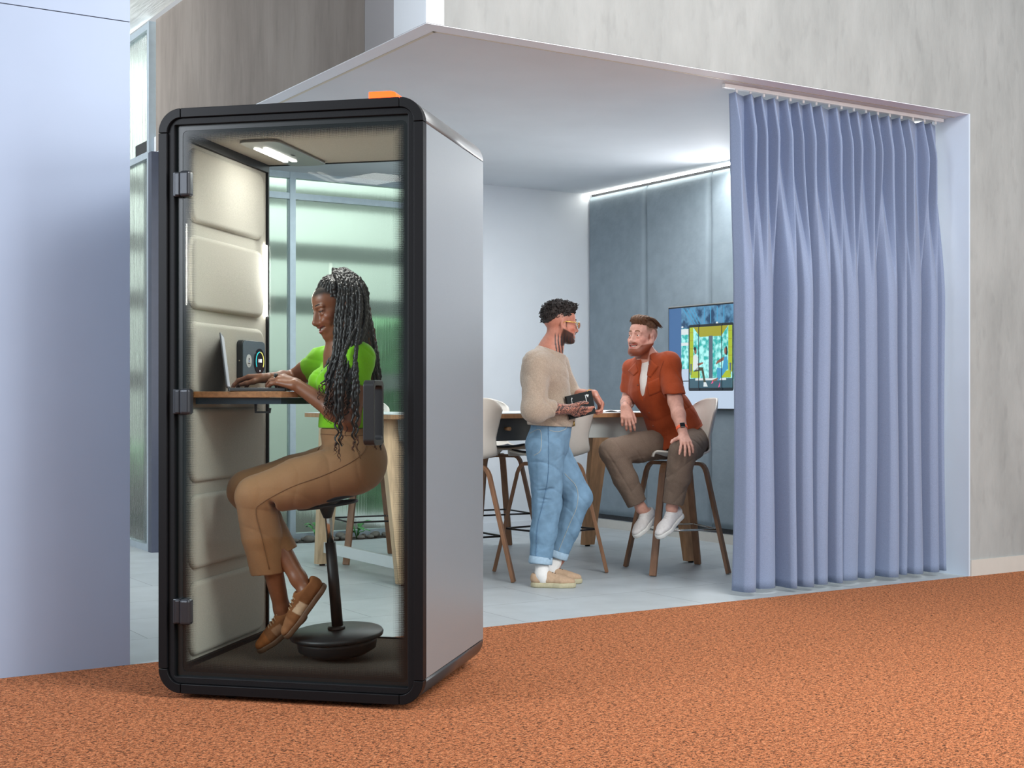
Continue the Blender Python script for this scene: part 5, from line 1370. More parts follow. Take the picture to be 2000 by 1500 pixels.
# rows swept up from the hairline to the tie
for i in range(13):
    y = (i - 6) / 6; e = wh.w(.070 - .045 * abs(y) ** 1.5, y * .076, .074 - .040 * abs(y) ** 1.6); mid = wh.w(.012, y * .070, .128 - .034 * abs(y)); br.cur = 0
    braid(br, [Vector(e), Vector(mid), G + Vector((0, 0, -.01))], .0085, i, .01, r2)
br.build('braids', [M_HB, M_HA], hr)
# ================================================================ THE STANDING MAN
DM = 8.50
MO = np.array([at(1082, 0, 8.48)[0], 8.48, 0.0])
mm = thing('person', 'person with curly dark hair, glasses and beige sweater standing and holding a black notebook', 'person', Matrix.Translation(Vector(MO)))
def m1(u, v, dd=0): return pa(u, v, DM + dd)
mf = nrm(V3(.95, .30, 0)); mr = nrm(V3(.30, -.95, 0))          # facing, and his right side (towards the camera)
h1_ = Head(m1(1095, 632, .02), V3(.95, .30, -.04), V3(.06, 0, 1), 1.0)
shR, shL = m1(1046, 712, -.16), m1(1085, 706, .20)
elR, elL = m1(1046, 797, -.26), m1(1118, 776, .26)
wrR, wrL = m1(1110, 799, -.190), m1(1160, 770, .075)
hpR, hpL = m1(1066, 872, -.08), m1(1078, 872, .10); knR, knL = m1(1068, 985, -.06), m1(1128, 972, .10)
anR, anL = m1(1058, 1106, -.08), m1(1092, 1090, .10)
n0, n1 = m1(1074, 688, .02), h1_.w(-.03, 0, -.07)
ch, ws, mh = m1(1066, 742, .02), m1(1076, 818, .01), m1(1070, 866, .01)
SK1 = C(186, 126, 106)
S = Sculpt(.0038, .02)
h1_.sculpt(S, False, beard=.002, smile=.006, lid=.6, opening=.8)
S.chain([n1, (n1 + n0) / 2, n0 + V3(-.01, 0, -.02)], [.058, .058, .068], .03)
S.cone(n0, ch, .075, .12, .05); S.cone(ch, ws, .12, .105, .05, flat=.85, n=mf); S.cone(ws, mh, .105, .11, .04)
for a, b, c in ((shR, elR, wrR), (shL, elL, wrL)):
    S.chain([n0 * .4 + a * .6, a], [.05, .055], .03); S.chain([a, b], [.056, .046], .02); S.chain([b, b * .6 + c * .4, c], [.046, .042, .029], .02)
for a, b, c in ((hpR, knR, anR), (hpL, knL, anL)):
    S.chain([a, b], [.085, .058], .03); S.chain([b, b * .6 + c * .4, c], [.056, .050, .035], .02)
fR = hand(S, wrR, m1(1152, 809, -.115) - wrR, V3(.15, -.80, -.55), V3(.1, -.35, .85), 1.02, (10, 16, 22, 28), (.72, .62, -.05), 18, 5)
fL = hand(S, wrL, V3(.55, -.30, -.8), V3(.75, .3, .55), V3(-.2, -.9, .1), 1.02, (48, 52, 55, 55), (.5, .75, -.25), 30, 4)
sh_R = (m1(1036, 1146, -.105), m1(1125, 1150, -.135)); sh_L = (m1(1052, 1136, .085), m1(1137, 1138, .055))
for q in (sh_R, sh_L): 
    for p in q: p[2] = 0.0
for an, (a, b) in ((anR, sh_R), (anL, sh_L)):
    S.chain([an, a * .72 + b * .28 + V3(0, 0, .06), a * .3 + b * .7 + V3(0, 0, .04)], [.036, .034, .026], .02)
t1_, t2_, t3_ = wavy(51, 60), wavy(52, 130), wavy(53, 34)
INK = C(44, 42, 46)
def p1(V):
    A, L, ih = h1_.skin(V, SK1, C(176, 92, 82), C(48, 33, 28), lambda L: beard_mask(L) * .92)
    A = mixc(A, C(120, 92, 80), ih * .55 * sstep(.02, .055, L[:, 2]) * sstep(.05, .02, L[:, 0]))       # clipped sides
    x, y, z = V.T
    # neck ink: long brush strokes; forearm and hand ink: swirling bands
    nk = (np.linalg.norm(V - (n0 * .5 + n1 * .5), axis=1) < .13) * (L[:, 2] < -.02) * (L[:, 0] > -.055) * (z > at(0, 690, DM)[2])
    A = mixc(A, INK, .9 * nk * sstep(.0, .25, np.sin(x * 330 + 1.6 * np.sin(z * 34)) + .5 * t3_(x, y, z)) * sstep(-.05, -.085, L[:, 2] + .5 * np.clip(L[:, 0] - .012, 0, 1)))
    fo = ((V - elR) @ nrm(wrR - elR) > .08) * (np.linalg.norm(V - (wrR * .8 + elR * .2), axis=1) < .17) * (z < at(0, 775, DM - .2)[2]) * (y < DM + .0)
    A = mixc(A, INK, .88 * fo * sstep(.02, .16, np.abs(np.sin(9 * t1_(x, y, z) + 1.5 * t2_(x, y, z)) ) - .52) )
    return A
M_SK1 = painted('fair tanned skin', .5, bump=.06, bscale=260)
S.build('body', M_SK1, mm, MO, p1, 1)
h1_.teeth(mm, MO); h1_.eyes(mm, MO, (.95, .15, -.08)); h1_.brows(mm, MO, mat('dark brow hair', rgb(40, 28, 24), .8, noise=90, var=.2), .0038)
# curly hair: a cap broken into many small curls
S = Sculpt(.0036, .03)
S.ell(h1_.w(-.018, 0, .062), (.100, .074, .078), h1_.R, .02); S.ell(h1_.w(.045, 0, .095), (.055, .062, .035), h1_.R, .02); S.ell(h1_.w(-.07, 0, .045), (.055, .066, .072), h1_.R, .02)
rc = np.random.default_rng(8)
S.cut(h1_.w(-.05, 0, .018), nrm(-h1_.R[2] + .42 * h1_.R[0] * 0 - .30 * h1_.R[0] * -1), .006)
S.cut(h1_.w(.078, 0, .06), nrm(h1_.R[0] - .4 * h1_.R[2]), .004)
cv1, cv2 = wavy(61, 150), wavy(62, 95)
S.warp(lambda X, Y, Z: .004 * cv1(X, Y, Z) + .006 * cv2(X, Y, Z))
M_CURL = mat('dark curly hair', rgb(34, 27, 25), .7, noise=160, var=.35, bump=.4, bscale=220)
hb = S.build('hair', M_CURL, mm, MO, smooth=0)
mb = MB(); nv_ = len(hb.data.vertices)
for i in rc.choice(nv_, 620, replace=False):
    v_ = hb.data.vertices[int(i)]; L_ = h1_.loc(np.array(v_.co) + MO)
    if v_.normal.dot(Vector(h1_.R[2])) < -.3: continue
    c = v_.co + v_.normal * .001; r = rc.uniform(.005, .0095); a0 = rc.uniform(0, 6); R = Matrix(np.linalg.qr(rc.normal(size=(3, 3)))[0].tolist())
    mb.tube([c + R @ Vector((r * cos(a0 + t * .75), r * sin(a0 + t * .75), .0020 * t)) for t in range(9)], [.0024] * 7 + [.0018, .0008], 5)
mb.build('curl', M_CURL, hb)
# glasses with gold temples
M_GOLD = mat('gold wire', rgb(214, 176, 96), .25, metal=.9, noise=60, var=.06)
gl = MB()
for y in (-1, 1):
    gl.tube([Vector(h1_.w(.111 - .012 * (cos(a * pi / 10) * y > 0) * abs(cos(a * pi / 10)), y * .034 + .024 * cos(a * pi / 10), -.006 + .021 * sin(a * pi / 10)) - MO) for a in range(20)], .0016, 6, closed=True)
    gl.tube([Vector(h1_.w(.100, y * .060, .004) - MO), Vector(h1_.w(.075, y * .075, .008) - MO), Vector(h1_.w(.005, y * .078, .012) - MO), Vector(h1_.w(-.012, y * .076, -.002) - MO)], [.0022, .0030, .0024, .0018], 6)
gl.tube([Vector(h1_.w(.112, -.010, .0) - MO), Vector(h1_.w(.1145, 0, .003) - MO), Vector(h1_.w(.112, .010, .0) - MO)], .0014, 6)
gls = gl.build('glasses', M_GOLD, mm)
for y in (-1, 1):
    m = MB(); m.add([Vector(h1_.w(.110, y * .034 + .023 * cos(a * pi / 10), -.006 + .020 * sin(a * pi / 10)) - MO) for a in range(20)], [tuple(range(20))]); m.build('lens', clear_glass('spectacle lens', (.86, .90, .92, 1)) if y < 0 else bpy.data.materials['spectacle lens'], gls)
m = MB(); m.tube([Vector(h1_.w(-.001 + .006 * cos(a * pi / 6), -.081, -.036 + .006 * sin(a * pi / 6)) - MO) for a in range(12)], .0015, 6, closed=True); m.build('earring', M_GOLD, mm)
# sweater
k1, k2 = wavy(71, 24), wavy(72, 60)
S = Sculpt(.0042, .03)
cfR = elR * .52 + wrR * .48; cfL = elL * .55 + wrL * .45
S.chain([shR, elR + V3(-.005, 0, -.012)], [.078, .080], .03); S.chain([elR + V3(-.005, 0, -.012), cfR], [.080, .052], .02)
S.chain([shL, elL], [.072, .066], .03); S.chain([elL, cfL], [.066, .050], .02)
S.cone(wrR, cfR + nrm(wrR - elR) * .045, .05, .047, .001, sub=True); S.cone(wrL, cfL + nrm(wrL - elL) * .042, .05, .045, .001, sub=True)
S.cone(cfR - nrm(wrR - elR) * .012, cfR + nrm(wrR - elR) * .0, .053, .053, .006); S.cone(wrR, cfR + nrm(wrR - elR) * .05, .05, .045, .001, sub=True)
S.cone(n0 + V3(0, 0, -.03), ch, .10, .150, .06, flat=.88, n=mf); S.cone(ch, ws + V3(0, 0, .02), .150, .150, .06, flat=.92, n=mf); S.cone(ws + V3(0, 0, .05), ws + V3(0, 0, .0), .148, .152, .03, flat=.97, n=mf); S.cone(ws + V3(0, 0, -.025), ws + V3(0, 0, -.03), .140, .140, .02, flat=.97, n=mf)
S.ell(m1(1060, 730, .0), (.135, .20, .12), k=.05)
S.chain([n0 + V3(0, 0, -.01), shR], [.075, .078], .05); S.chain([n0 + V3(0, 0, -.01), shL], [.075, .072], .05)
S.cone(n0 + V3(-.01, 0, -.03), n0 + V3(-.006, 0, .012), .084, .074, .02)
S.warp(lambda X, Y, Z: .0040 * k1(X, Y, Z) + .0014 * k2(X, Y, Z))
S.warp(crease(141, (.5, .2, 1), 22, .007, 4)); S.warp(crease(142, (-.7, .2, 1), 17, .006, 4))
S.cut(n0 + V3(-.0, 0, .016), V3(.36, 0, 1)); S.cone(n0 + V3(-.01, 0, -.02), n1, .066, .064, .004, sub=True)
S.cut(m1(1080, 832, 0), V3(-.05, 0, -1))
M_SWEAT = mat('beige wool', rgb(166, 150, 134), .95, noise=130, var=.14, bump=.5, bscale=260, sheen=.4, spec=.1)
sw = S.build('sweater', M_SWEAT, mm, MO, smooth=2)
q_ = Vector((0, 0, 1)).rotation_difference(Vector((.36, 0, 1)).normalized()).to_matrix().to_4x4(); Mc = Matrix.Translation(Vector(n0 - MO) + Vector((-.002, 0, .010))) @ q_
m = MB(); m.tube([((.070 + .0012 * (a % 2)) * cos(a * 2 * pi / 96), (.072 + .0012 * (a % 2)) * sin(a * 2 * pi / 96), 0) for a in range(96)], .0105, 8, closed=True, M=Mc); m.build('collar', M_SWEAT, sw)
# jeans with turned-up hems
j1, j2 = wavy(81, 30), wavy(82, 75)
S = Sculpt(.0042, .03); hR, hL = m1(1055, 1100, -.085), m1(1088, 1088, .10)
S.cone(ws + V3(.012, 0, .0), mh, .132, .134, .03, flat=.95, n=mf); S.ell(mh + V3(-.018, 0, -.02), (.116, .150, .11), k=.04)
S.chain([hpR + V3(0, 0, -.03), knR, knR * .5 + hR * .5, hR], [.118, .090, .078, .068], .025); S.chain([hpL + V3(0, 0, -.03), knL, knL * .5 + hL * .5, hL], [.112, .090, .076, .062], .025)
S.warp(lambda X, Y, Z: .0042 * j1(X, Y, Z * .8) + .002 * j2(X, Y, Z))
for i, z in enumerate((960, 972, 985, 1060, 1074)):
    S.cone(m1(1046 if i < 3 else 1038, z, -.15), m1(1090 if i < 3 else 1070, z + (8 if i % 2 else -6), -.16), .006, .004, .012, sub=True)
S.cut(m1(1080, 824, 0), V3(-.06, 0, 1)); dR, dL = nrm(hR - knR), nrm(hL - knL)
S.rbox(hR + dR * .052, (.11, .095, .05), frame_from(V3(1, 0, 0), -dR), .001, .001, True); S.rbox(hL + dL * .052, (.1, .085, .05), frame_from(V3(1, 0, 0), -dL), .001, .001, True)
S.cone(hR - dR * .02, hR + dR * .02, .056, .058, .001, sub=True); S.cone(hL - dL * .02, hL + dL * .02, .052, .053, .001, sub=True)
M_JEAN = mat('light blue denim', rgb(112, 144, 170), .85, noise=16, var=.16, bump=.25, bscale=420, spec=.15)
S.warp(crease(151, (.5, .2, 1), 26, .006)); S.warp(crease(152, (-.6, .2, 1), 23, .006))
jn = S.build('jeans', M_JEAN, mm, MO, smooth=2)
M_CUFF = mat('pale denim turn up', rgb(158, 184, 204), .85, noise=60, var=.08, bump=.25, bscale=420, spec=.15)
for h, d, r in ((hR, dR, .071), (hL, dL, .065)):
    m = MB(); q = Vector((0, 0, 1)).rotation_difference(Vector(d)).to_matrix().to_4x4(); Mq = Matrix.Translation(Vector(h - MO)) @ q
    n = 28; pr = [(r * .86, -.02), (r * .99, -.042), (r * 1.03, -.040), (r * 1.05, -.004), (r * 1.03, .003), (r * .9, .002)]
    vs = [Mq @ Vector((a * (1 + .02 * cos(2 * pi * j / n * 3)) * cos(2 * pi * j / n), a * sin(2 * pi * j / n), z)) for a, z in pr for j in range(n)]
    m.add(vs, [(i * n + j, i * n + (j + 1) % n, (i + 1) * n + (j + 1) % n, (i + 1) * n + j) for i in range(len(pr) - 1) for j in range(n)], True); m.build('turn_up', M_CUFF, jn)
M_STITCH = mat('denim stitching', rgb(176, 178, 170), .8, noise=100, var=.1); M_DSEAM = mat('dark denim seam', rgb(84, 116, 146), .85, noise=60, var=.25)
stitch(jn, MO, [(1071, 833), (1071, 920), (1063, 973), (1050, 1027), (1047, 1088)], .0026, M_DSEAM, 'side_seam', jn, 60)
stitch(jn, MO, [(1103, 925), (1126, 952), (1127, 987), (1111, 1027), (1091, 1076)], .0018, M_STITCH, 'inside_seam', jn, 50)
stitch(jn, MO, [(1035, 846), (1055, 840), (1056, 878), (1043, 890)], .0016, M_STITCH, 'back_pocket', jn, 30)
stitch(jn, MO, [(1073, 841), (1090, 843), (1104, 838), (1107, 831)], .0016, M_STITCH, 'front_pocket', jn, 24)
def seam(mb, pts, r=.0013): mb.tube(spline([Vector(p - MO) for p in pts], 24), r, 5)
m = MB(); m.box(tuple(Vector(m1(1119, 829, -.03) - MO)), tuple(Vector(m1(1126, 835, .02) - MO)[i] for i in range(3))) if False else None
m = MB(); Mb = Matrix.Translation(Vector(m1(1106, 829, .0) - MO)); m.tube([tuple(Vector(ws - MO) + Vector((.137 * cos(a * pi / 20) + .012, .137 * sin(a * pi / 20), -.026 - .004 * cos(a * pi / 20)))) for a in range(40)], 1, closed=True, flat=(.030, .004), up=(0, 0, 1)); bt = m.build('belt', mat('dark brown belt', rgb(44, 34, 30), .5, noise=60, var=.1), mm)
m = MB(); bc = Vector(ws - MO) + Vector((.012 + .139 * cos(-.5), .139 * sin(-.5), -.028)); m.tube([bc + Vector((.006, -.012, -.014)), bc + Vector((.008, .016, -.014)), bc + Vector((.008, .016, .014)), bc + Vector((.006, -.012, .014))], .0035, 6, closed=True); m.build('buckle', M_GOLD, bt)
# socks and crepe-sole shoes
M_SOCK = mat('white sock', rgb(224, 224, 222), .9, noise=200, var=.04, bump=.2, bscale=300)
for an, (a, b) in ((anR, sh_R), (anL, sh_L)):
    S = Sculpt(.004, .02); S.chain([an + V3(0, 0, .02), a * .74 + b * .26 + V3(0, 0, .07), a * .7 + b * .3 + V3(0, 0, .05)], [.043, .044, .044], .02); S.build('sock', M_SOCK, mm, MO, smooth=2)
M_SUED = painted('sand suede', .9, bump=.25, bscale=240, spec=.1)
M_CREPE = mat('crepe rubber sole', rgb(176, 170, 142), .7, noise=60, var=.08)
M_BLACE = mat('brown lace', rgb(78, 62, 52), .8, noise=200, var=.2)
for a, b in (sh_R, sh_L): shoe(mm, MO, a, b, (0, 0, 1), (M_SUED, C(186, 160, 134)), M_CREPE, wid=.106, h=.080, sole=.030, laces=M_BLACE, coll=0)
m = MB(); wb = wrL * .85 + elL * .15; ring_on(mm, MO, wb - nrm(wrL - elL) * .004, wb + nrm(wrL - elL) * .004, .034, M_GOLD, .0022, 'bracelet')
# the notebook in his hands
c0 = m1(1133.5, 791, -.068)
ex = nrm(m1(1157, 763, .005) - m1(1098, 777, -.145)); ey = m1(1109, 820, -.135) - m1(1098, 777, -.145); ey = nrm(ey - ex * (ey @ ex)); ez = np.cross(ex, ey)
if ez[1] > 0: pass
NBM = Matrix(((ex[0], ey[0], ez[0], c0[0]), (ex[1], ey[1], ez[1], c0[1]), (ex[2], ey[2], ez[2], c0[2]), (0, 0, 0, 1)))
nb = thing('notebook', 'black closed notebook with small white print held by the standing man', 'notebook', NBM)
fs_ = -1 if ez[1] > 0 else 1            # which face looks at the camera
M_NB = mat('black notebook cover', rgb(15, 22, 23), .75, noise=150, var=.1, bump=.05, bscale=300)
L_, H_ = .104, .072
m = MB(); m.box((-L_, -H_, -.009), (L_, H_, -.0065), .001); m.box((-L_, -H_, .0065), (L_, H_, .009), .001); m.box((-L_, -H_, -.0065), (-L_ + .004, H_, .0065)); m.build('cover', M_NB, nb)
m = MB(); m.box((-L_ + .0042, -H_ + .003, -.0064), (L_ - .003, H_ - .003, .0064)); m.build('page_block', mat('page edge', rgb(210, 206, 196), .8, noise=200, var=.06, stretch=(1, 1, 20)), nb)
zf = fs_ * .0094
m = MB(); m.box((-L_ - .0005, .026, min(zf, -zf) - .0006), (L_ + .0005, .031, max(zf, -zf) + .0006)); m.build('elastic_band', M_BLK, nb)
m = MB(); 
def stroke(x, y, w, h): m.box((x - w / 2, y - h / 2, min(zf, zf * .96)), (x + w / 2, y + h / 2, max(zf, zf * .96)))
rr_ = random.Random(3)
for i in range(10): stroke(.047, -.052 + .0042 * i, .0050 if i % 3 else .0072, .0032)
for i in range(9): stroke(-.069, -.048 + .0042 * i, .0042 if i % 3 else .006, .0030)
for P_ in ([(.052, -.052), (.062, -.057), (.0665, -.050), (.076, -.053), (.070, -.043), (.064, -.035)], [(-.066, -.057), (-.060, -.056), (-.060, -.050), (-.064, -.046), (-.066, -.050)]):
    m.prism(P_, 'z', min(zf, zf * .96), max(zf, zf * .96))
m.build('print', mat('white print', rgb(222, 228, 228), .6, noise=60, var=.03), nb)

# ================================================================ THE SEATED MAN
DS = 9.12
SO = np.array([1.103, 9.19, 0.0])
sm_ = thing('person', 'person with red beard and rust coloured shirt sitting on a bar stool', 'person', Matrix.Translation(Vector(SO)))
def m2(u, v, dd=0): return pa(u, v, DS + dd)
h2_ = Head(m2(1254, 659, -.05), V3(-.66, -.74, .12), V3(.13, .12, 1), 1.05)
sR, sL = m2(1237, 724, .10), m2(1306, 712, -.14)
eR, eL = m2(1228, 781, .15), m2(1319, 784, -.26)
wR, wL = m2(1221, 795, -.09), m2(1335, 850, -.41)
pR, pL = m2(1318, 863, .12), m2(1352, 866, -.02); kR, kL = m2(1196, 882, -.22), m2(1334, 882, -.40)
aR, aL = m2(1252, 992, -.10), m2(1312, 992, -.32)
q0, q1 = m2(1266, 708, .0), h2_.w(-.03, 0, -.07)
sc_, sw_, sh_ = m2(1276, 752, .0), m2(1312, 822, .06), m2(1334, 857, .06)
SK2 = C(214, 162, 144)
sf = nrm(V3(-.80, -.55, 0))
S = Sculpt(.0038, .02)
h2_.sculpt(S, False, beard=.006, smile=.012, lid=.8, opening=1.0)
S.chain([q1, (q1 + q0) / 2, q0], [.060, .060, .066], .03)
S.cone(q0, sc_, .07, .115, .05); S.cone(sc_, sw_, .115, .105, .05); S.cone(sw_, sh_, .105, .11, .04)
for a, b, c in ((sR, eR, wR), (sL, eL, wL)):
    S.chain([q0 * .4 + a * .6, a], [.05, .055], .03); S.chain([a, b], [.057, .046], .02); S.chain([b, b * .6 + c * .4, c], [.046, .044, .029], .02)
for a, b, c in ((pR, kR, aR), (pL, kL, aL)):
    S.chain([a + V3(0, 0, .015), b], [.076, .058], .03); S.chain([b, b * .6 + c * .4, c], [.056, .050, .034], .02)
gR = hand(S, wR, V3(.08, -.45, -.70), V3(-.10, -.85, .5), V3(.9, -.1, -.1), 1.02, (24, 30, 34, 38), (.75, .45, -.3), 20, 6)
gL = hand(S, wL, m2(1345, 880, -.555) - wL, V3(.15, -.6, .8), V3(-1, -.1, -.1), 1.02, (16, 16, 18, 22), (.55, .85, .0), 8, 10)
fsR = (m2(1282, 1008, -.04), m2(1243, 1051, -.15)); fsL = (m2(1332, 1006, -.24), m2(1286, 1054, -.40))
for an, (a, b) in ((aR, fsR), (aL, fsL)):
    S.chain([an, a * .66 + b * .34 + V3(-.01, 0, .055), a * .3 + b * .7 + V3(0, 0, .035)], [.036, .033, .026], .02)
i1_ = wavy(91, 80)
def p2(V):
    A, L, ih = h2_.skin(V, SK2, C(196, 110, 100), C(132, 62, 34), lambda L: beard_mask(L) * .95)
    A = mixc(A, C(120, 88, 62), ih * .8 * (np.abs(L[:, 1]) < .073) * sstep(.015, .055, L[:, 2]) * sstep(.050, .036, L[:, 0] + .3 * np.clip(.03 - L[:, 2], 0, 1)))
    x, y, z = V.T
    fo = (np.linalg.norm(V - (wR * .75 + eR * .25), axis=1) < .075) * (z > wR[2] - .02)
    A = mixc(A, C(96, 84, 84), .6 * fo * sstep(.2, .5, np.sin(11 * i1_(x, y, z))))
    return A
M_SK2 = painted('fair skin', .5, bump=.06, bscale=260)
S.build('body', M_SK2, sm_, SO, p2, 1)
h2_.teeth(sm_, SO, .013); h2_.eyes(sm_, SO, (-.86, -.48, .12), rgb(64, 52, 40)); h2_.brows(sm_, SO, mat('ginger brow', rgb(120, 78, 50), .8, noise=90, var=.2), .0034)
# swept-back hair in strands on a close cap
S = Sculpt(.0036, .03)
S.ell(h2_.w(-.012, 0, .070), (.098, .074, .070), h2_.R, .02); S.ell(h2_.w(.050, .004, .104), (.052, .060, .034), h2_.R, .02); S.ell(h2_.w(-.06, -.0, .085), (.060, .055, .045), h2_.R, .02)
S.cut(h2_.w(.074, 0, .068), nrm(h2_.R[0] * .55 - h2_.R[2]), .004)
gv = wavy(95, 90)
def sweep(X, Y, Z):
    l = (X - h2_.o[0]) * h2_.R[1][0] + (Y - h2_.o[1]) * h2_.R[1][1] + (Z - h2_.o[2]) * h2_.R[1][2]
    f_ = (X - h2_.o[0]) * h2_.R[0][0] + (Y - h2_.o[1]) * h2_.R[0][1] + (Z - h2_.o[2]) * h2_.R[0][2]
    return .0022 * np.sin(l * 420 + 30 * f_) + .0016 * np.sin(l * 900 - 40 * f_)
S.warp(sweep)
M_GING = mat('ginger brown hair', rgb(92, 60, 34), .6, noise=70, var=.4, stretch=(1, 3, 1), bump=.3, bscale=120)
h2b = S.build('hair', M_GING, sm_, SO, smooth=1)
mb = MB(); rc = np.random.default_rng(3)
for i in range(120):
    y = rc.uniform(-.052, .056); x0 = rc.uniform(.045, .088); z0 = .092 + .014 * rc.random()
    P = [h2_.w(x0, y * .9, z0 - abs(y) * .25), h2_.w(x0 - .03, y + .004, z0 + .030 - abs(y) * .3), h2_.w(x0 - .09, y * 1.05 + .008, z0 + .036 - abs(y) * .4), h2_.w(x0 - .15, y * 1.15 + .014, z0 + .004 - abs(y) * .5)]
    mb.tube(spline([Vector(p - SO) for p in P], 9), [.0022, .003, .0034, .0034, .0034, .0032, .003, .0026, .002, .001], 5)
mb.build('strand', M_GING, h2b)
# white tee, then open rust shirt
S = Sculpt(.0042, .03)
S.cone(q0 + V3(0, 0, -.04), sc_, .10, .155, .05, flat=.86, n=sf); S.cone(sc_, sw_, .155, .155, .05, flat=.88, n=sf); S.cone(sw_, sh_ + V3(0, 0, .03), .150, .140, .04, flat=.92, n=sf)
S.cone(q0 + V3(0, 0, -.03), q1, .064, .064, .004, sub=True)
M_TEE = mat('white cotton', rgb(226, 222, 216), .85, noise=150, var=.04, bump=.1, bscale=300)
S.build('undershirt', M_TEE, sm_, SO, smooth=2)
r1_, r2_ = wavy(101, 22), wavy(102, 55)
S = Sculpt(.0042, .03)
cR, cL = sR * .28 + eR * .72, sL * .22 + eL * .78
S.chain([sR, sR * .4 + eR * .6], [.064, .070], .03); S.chain([sL, eL], [.070, .074], .03)
S.cone(wR + nrm(wR - eR) * .0, cR + nrm(eR - sR) * .074, .078, .074, .001, sub=True) ; S.rbox(cL + nrm(eL - sL) * .11, (.13, .13, .09), frame_from(V3(0, -1, .1), -nrm(eL - sL)), .001, .001, True)
S.rbox(cR + nrm(eR - sR) * .10, (.12, .12, .085), frame_from(V3(0, -1, 0), -nrm(eR - sR)), .001, .001, True)
S.cone(eL + nrm(eL - sL) * .02, cL - nrm(eL - sL) * .005, .052, .052, .001, sub=True)
S.cone(q0 + V3(0, 0, -.05), sc_, .11, .168, .06, flat=.88, n=sf); S.cone(sc_, sw_, .168, .170, .06, flat=.88, n=sf); S.cone(sw_, sh_ + V3(-.0, 0, .02), .168, .155, .05, flat=.92, n=sf)
S.chain([q0 + V3(0, 0, -.02), sR], [.074, .074], .05); S.chain([q0 + V3(0, 0, -.02), sL], [.074, .078], .05)
S.cone(q0 + V3(.005, .02, -.02), q0 + V3(.012, .025, .022), .082, .074, .02)
S.cone(sh_ + V3(-.01, 0, .02), sh_ + V3(-.03, -.05, -.07), .155, .165, .04, flat=.95, n=sf)
S.warp(lambda X, Y, Z: .0040 * r1_(X, Y, Z) + .0014 * r2_(X, Y, Z))
S.warp(crease(161, (.8, .1, .6), 24, .007)); S.warp(crease(162, (-.35, .2, 1), 19, .006))
S.cone(q0 + V3(0, 0, -.03), q1 + V3(.0, .0, .03), .068, .072, .004, sub=True)
# open front: a V from the collar down the buttons
vt, vb = m2(1252, 716, -.14), m2(1268, 852, -.14)
NV_ = V3(1, -.094, 0); S.cone(m2(1260, 700, -.18), m2(1254, 735, -.20), .125, .115, .004, sub=True, flat=.36, n=NV_); S.cone(m2(1254, 735, -.20), m2(1254, 775, -.21), .115, .105, .004, sub=True, flat=.26, n=NV_); S.cone(m2(1254, 775, -.21), m2(1266, 830, -.215), .11, .12, .004, sub=True, flat=.17, n=NV_); S.cone(m2(1266, 830, -.215), m2(1278, 870, -.21), .12, .13, .004, sub=True, flat=.2, n=NV_)
S.cut(m2(0, 868, 0), V3(-.55, 0, -1)) if False else None
S.cut(m2(1300, 881, -.15), nrm(V3(-.72, 0, -1))); S.cut(m2(1300, 881, -.15), nrm(V3(.62, .0, -1)))
M_RUST = mat('rust linen', rgb(156, 66, 30), .8, noise=180, var=.08, bump=.15, bscale=420, spec=.2, sheen=.1)
rs = S.build('shirt', M_RUST, sm_, SO, smooth=2)
# collar leaves, placket buttons, sleeve turn-ups, chest pocket
for uu_, vv_ in ((1254, 730), (1254, 760), (1260, 800)): print('SURF', uu_, vv_, onsurf(rs, SO, uu_, vv_, 0)[1] + SO[1] - DS)
patch(rs, SO, [(1242, 708), (1227, 724), (1238, 734), (1247, 726)], 'collar', M_RUST, rs)
patch(rs, SO, [(1270, 702), (1286, 716), (1270, 738), (1258, 728)], 'collar', M_RUST, rs)
patch(rs, SO, [(1263, 748), (1288, 737), (1291, 765), (1268, 774)], 'pocket', M_RUST, rs, .002, .0015)
stitch(rs, SO, [(1264, 757), (1277, 752), (1289, 746)], .0014, mat('dark rust thread', rgb(112, 44, 20), .8, noise=80, var=.1), 'pocket_hem', rs, 16)
stitch(rs, SO, [(1296, 705), (1289, 730), (1290, 760), (1296, 772)], .0014, MATS['dark rust thread'], 'sleeve_seam', rs, 24)
for u, v in ((1246, 752), (1268, 806), (1276, 832)):
    p_ = onsurf(rs, SO, u, v, .001)
    if p_ is not None: m = MB(); m.sphere(tuple(p_), (.006, .004, .006), 10); m.build('button', mat('rust button', rgb(110, 52, 30), .4, noise=60, var=.1), rs)
# trousers
o1, o2 = wavy(111, 26), wavy(112, 60)
S = Sculpt(.0042, .03); eR_, eL_ = m2(1245, 984, -.11), m2(1314, 985, -.33)
S.cone(sw_ + V3(0, 0, -.05), sh_, .125, .135, .03); S.ell(sh_ + V3(.0, 0, -.005), (.135, .150, .105), k=.04)
S.cone(pR, kR * .6 + pR * .4, .110, .100, .03); S.cone(kR * .6 + pR * .4, kR, .100, .086, .02); S.cone(pL, kL, .108, .088, .03)
S.chain([kR, kR * .5 + eR_ * .5, eR_], [.086, .080, .066], .015); S.chain([kL, kL * .5 + eL_ * .5, eL_], [.090, .082, .066], .015)
S.warp(lambda X, Y, Z: .0036 * o1(X, Y, Z) + .0014 * o2(X, Y, Z))
S.warp(crease(171, (.8, .2, .6), 24, .005)); S.warp(crease(172, (-.5, .2, 1), 22, .005))
d1_, d2_ = nrm(eR_ - kR), nrm(eL_ - kL)
S.rbox(eR_ + d1_ * .055, (.11, .1, .055), frame_from(V3(0, -1, 0), -d1_), .001, .001, True); S.rbox(eL_ + d2_ * .055, (.1, .1, .055), frame_from(V3(0, -1, 0), -d2_), .001, .001, True)
S.cone(eR_ - d1_ * .02, eR_ + d1_ * .02, .055, .057, .001, sub=True); S.cone(eL_ - d2_ * .02, eL_ + d2_ * .02, .055, .057, .001, sub=True)
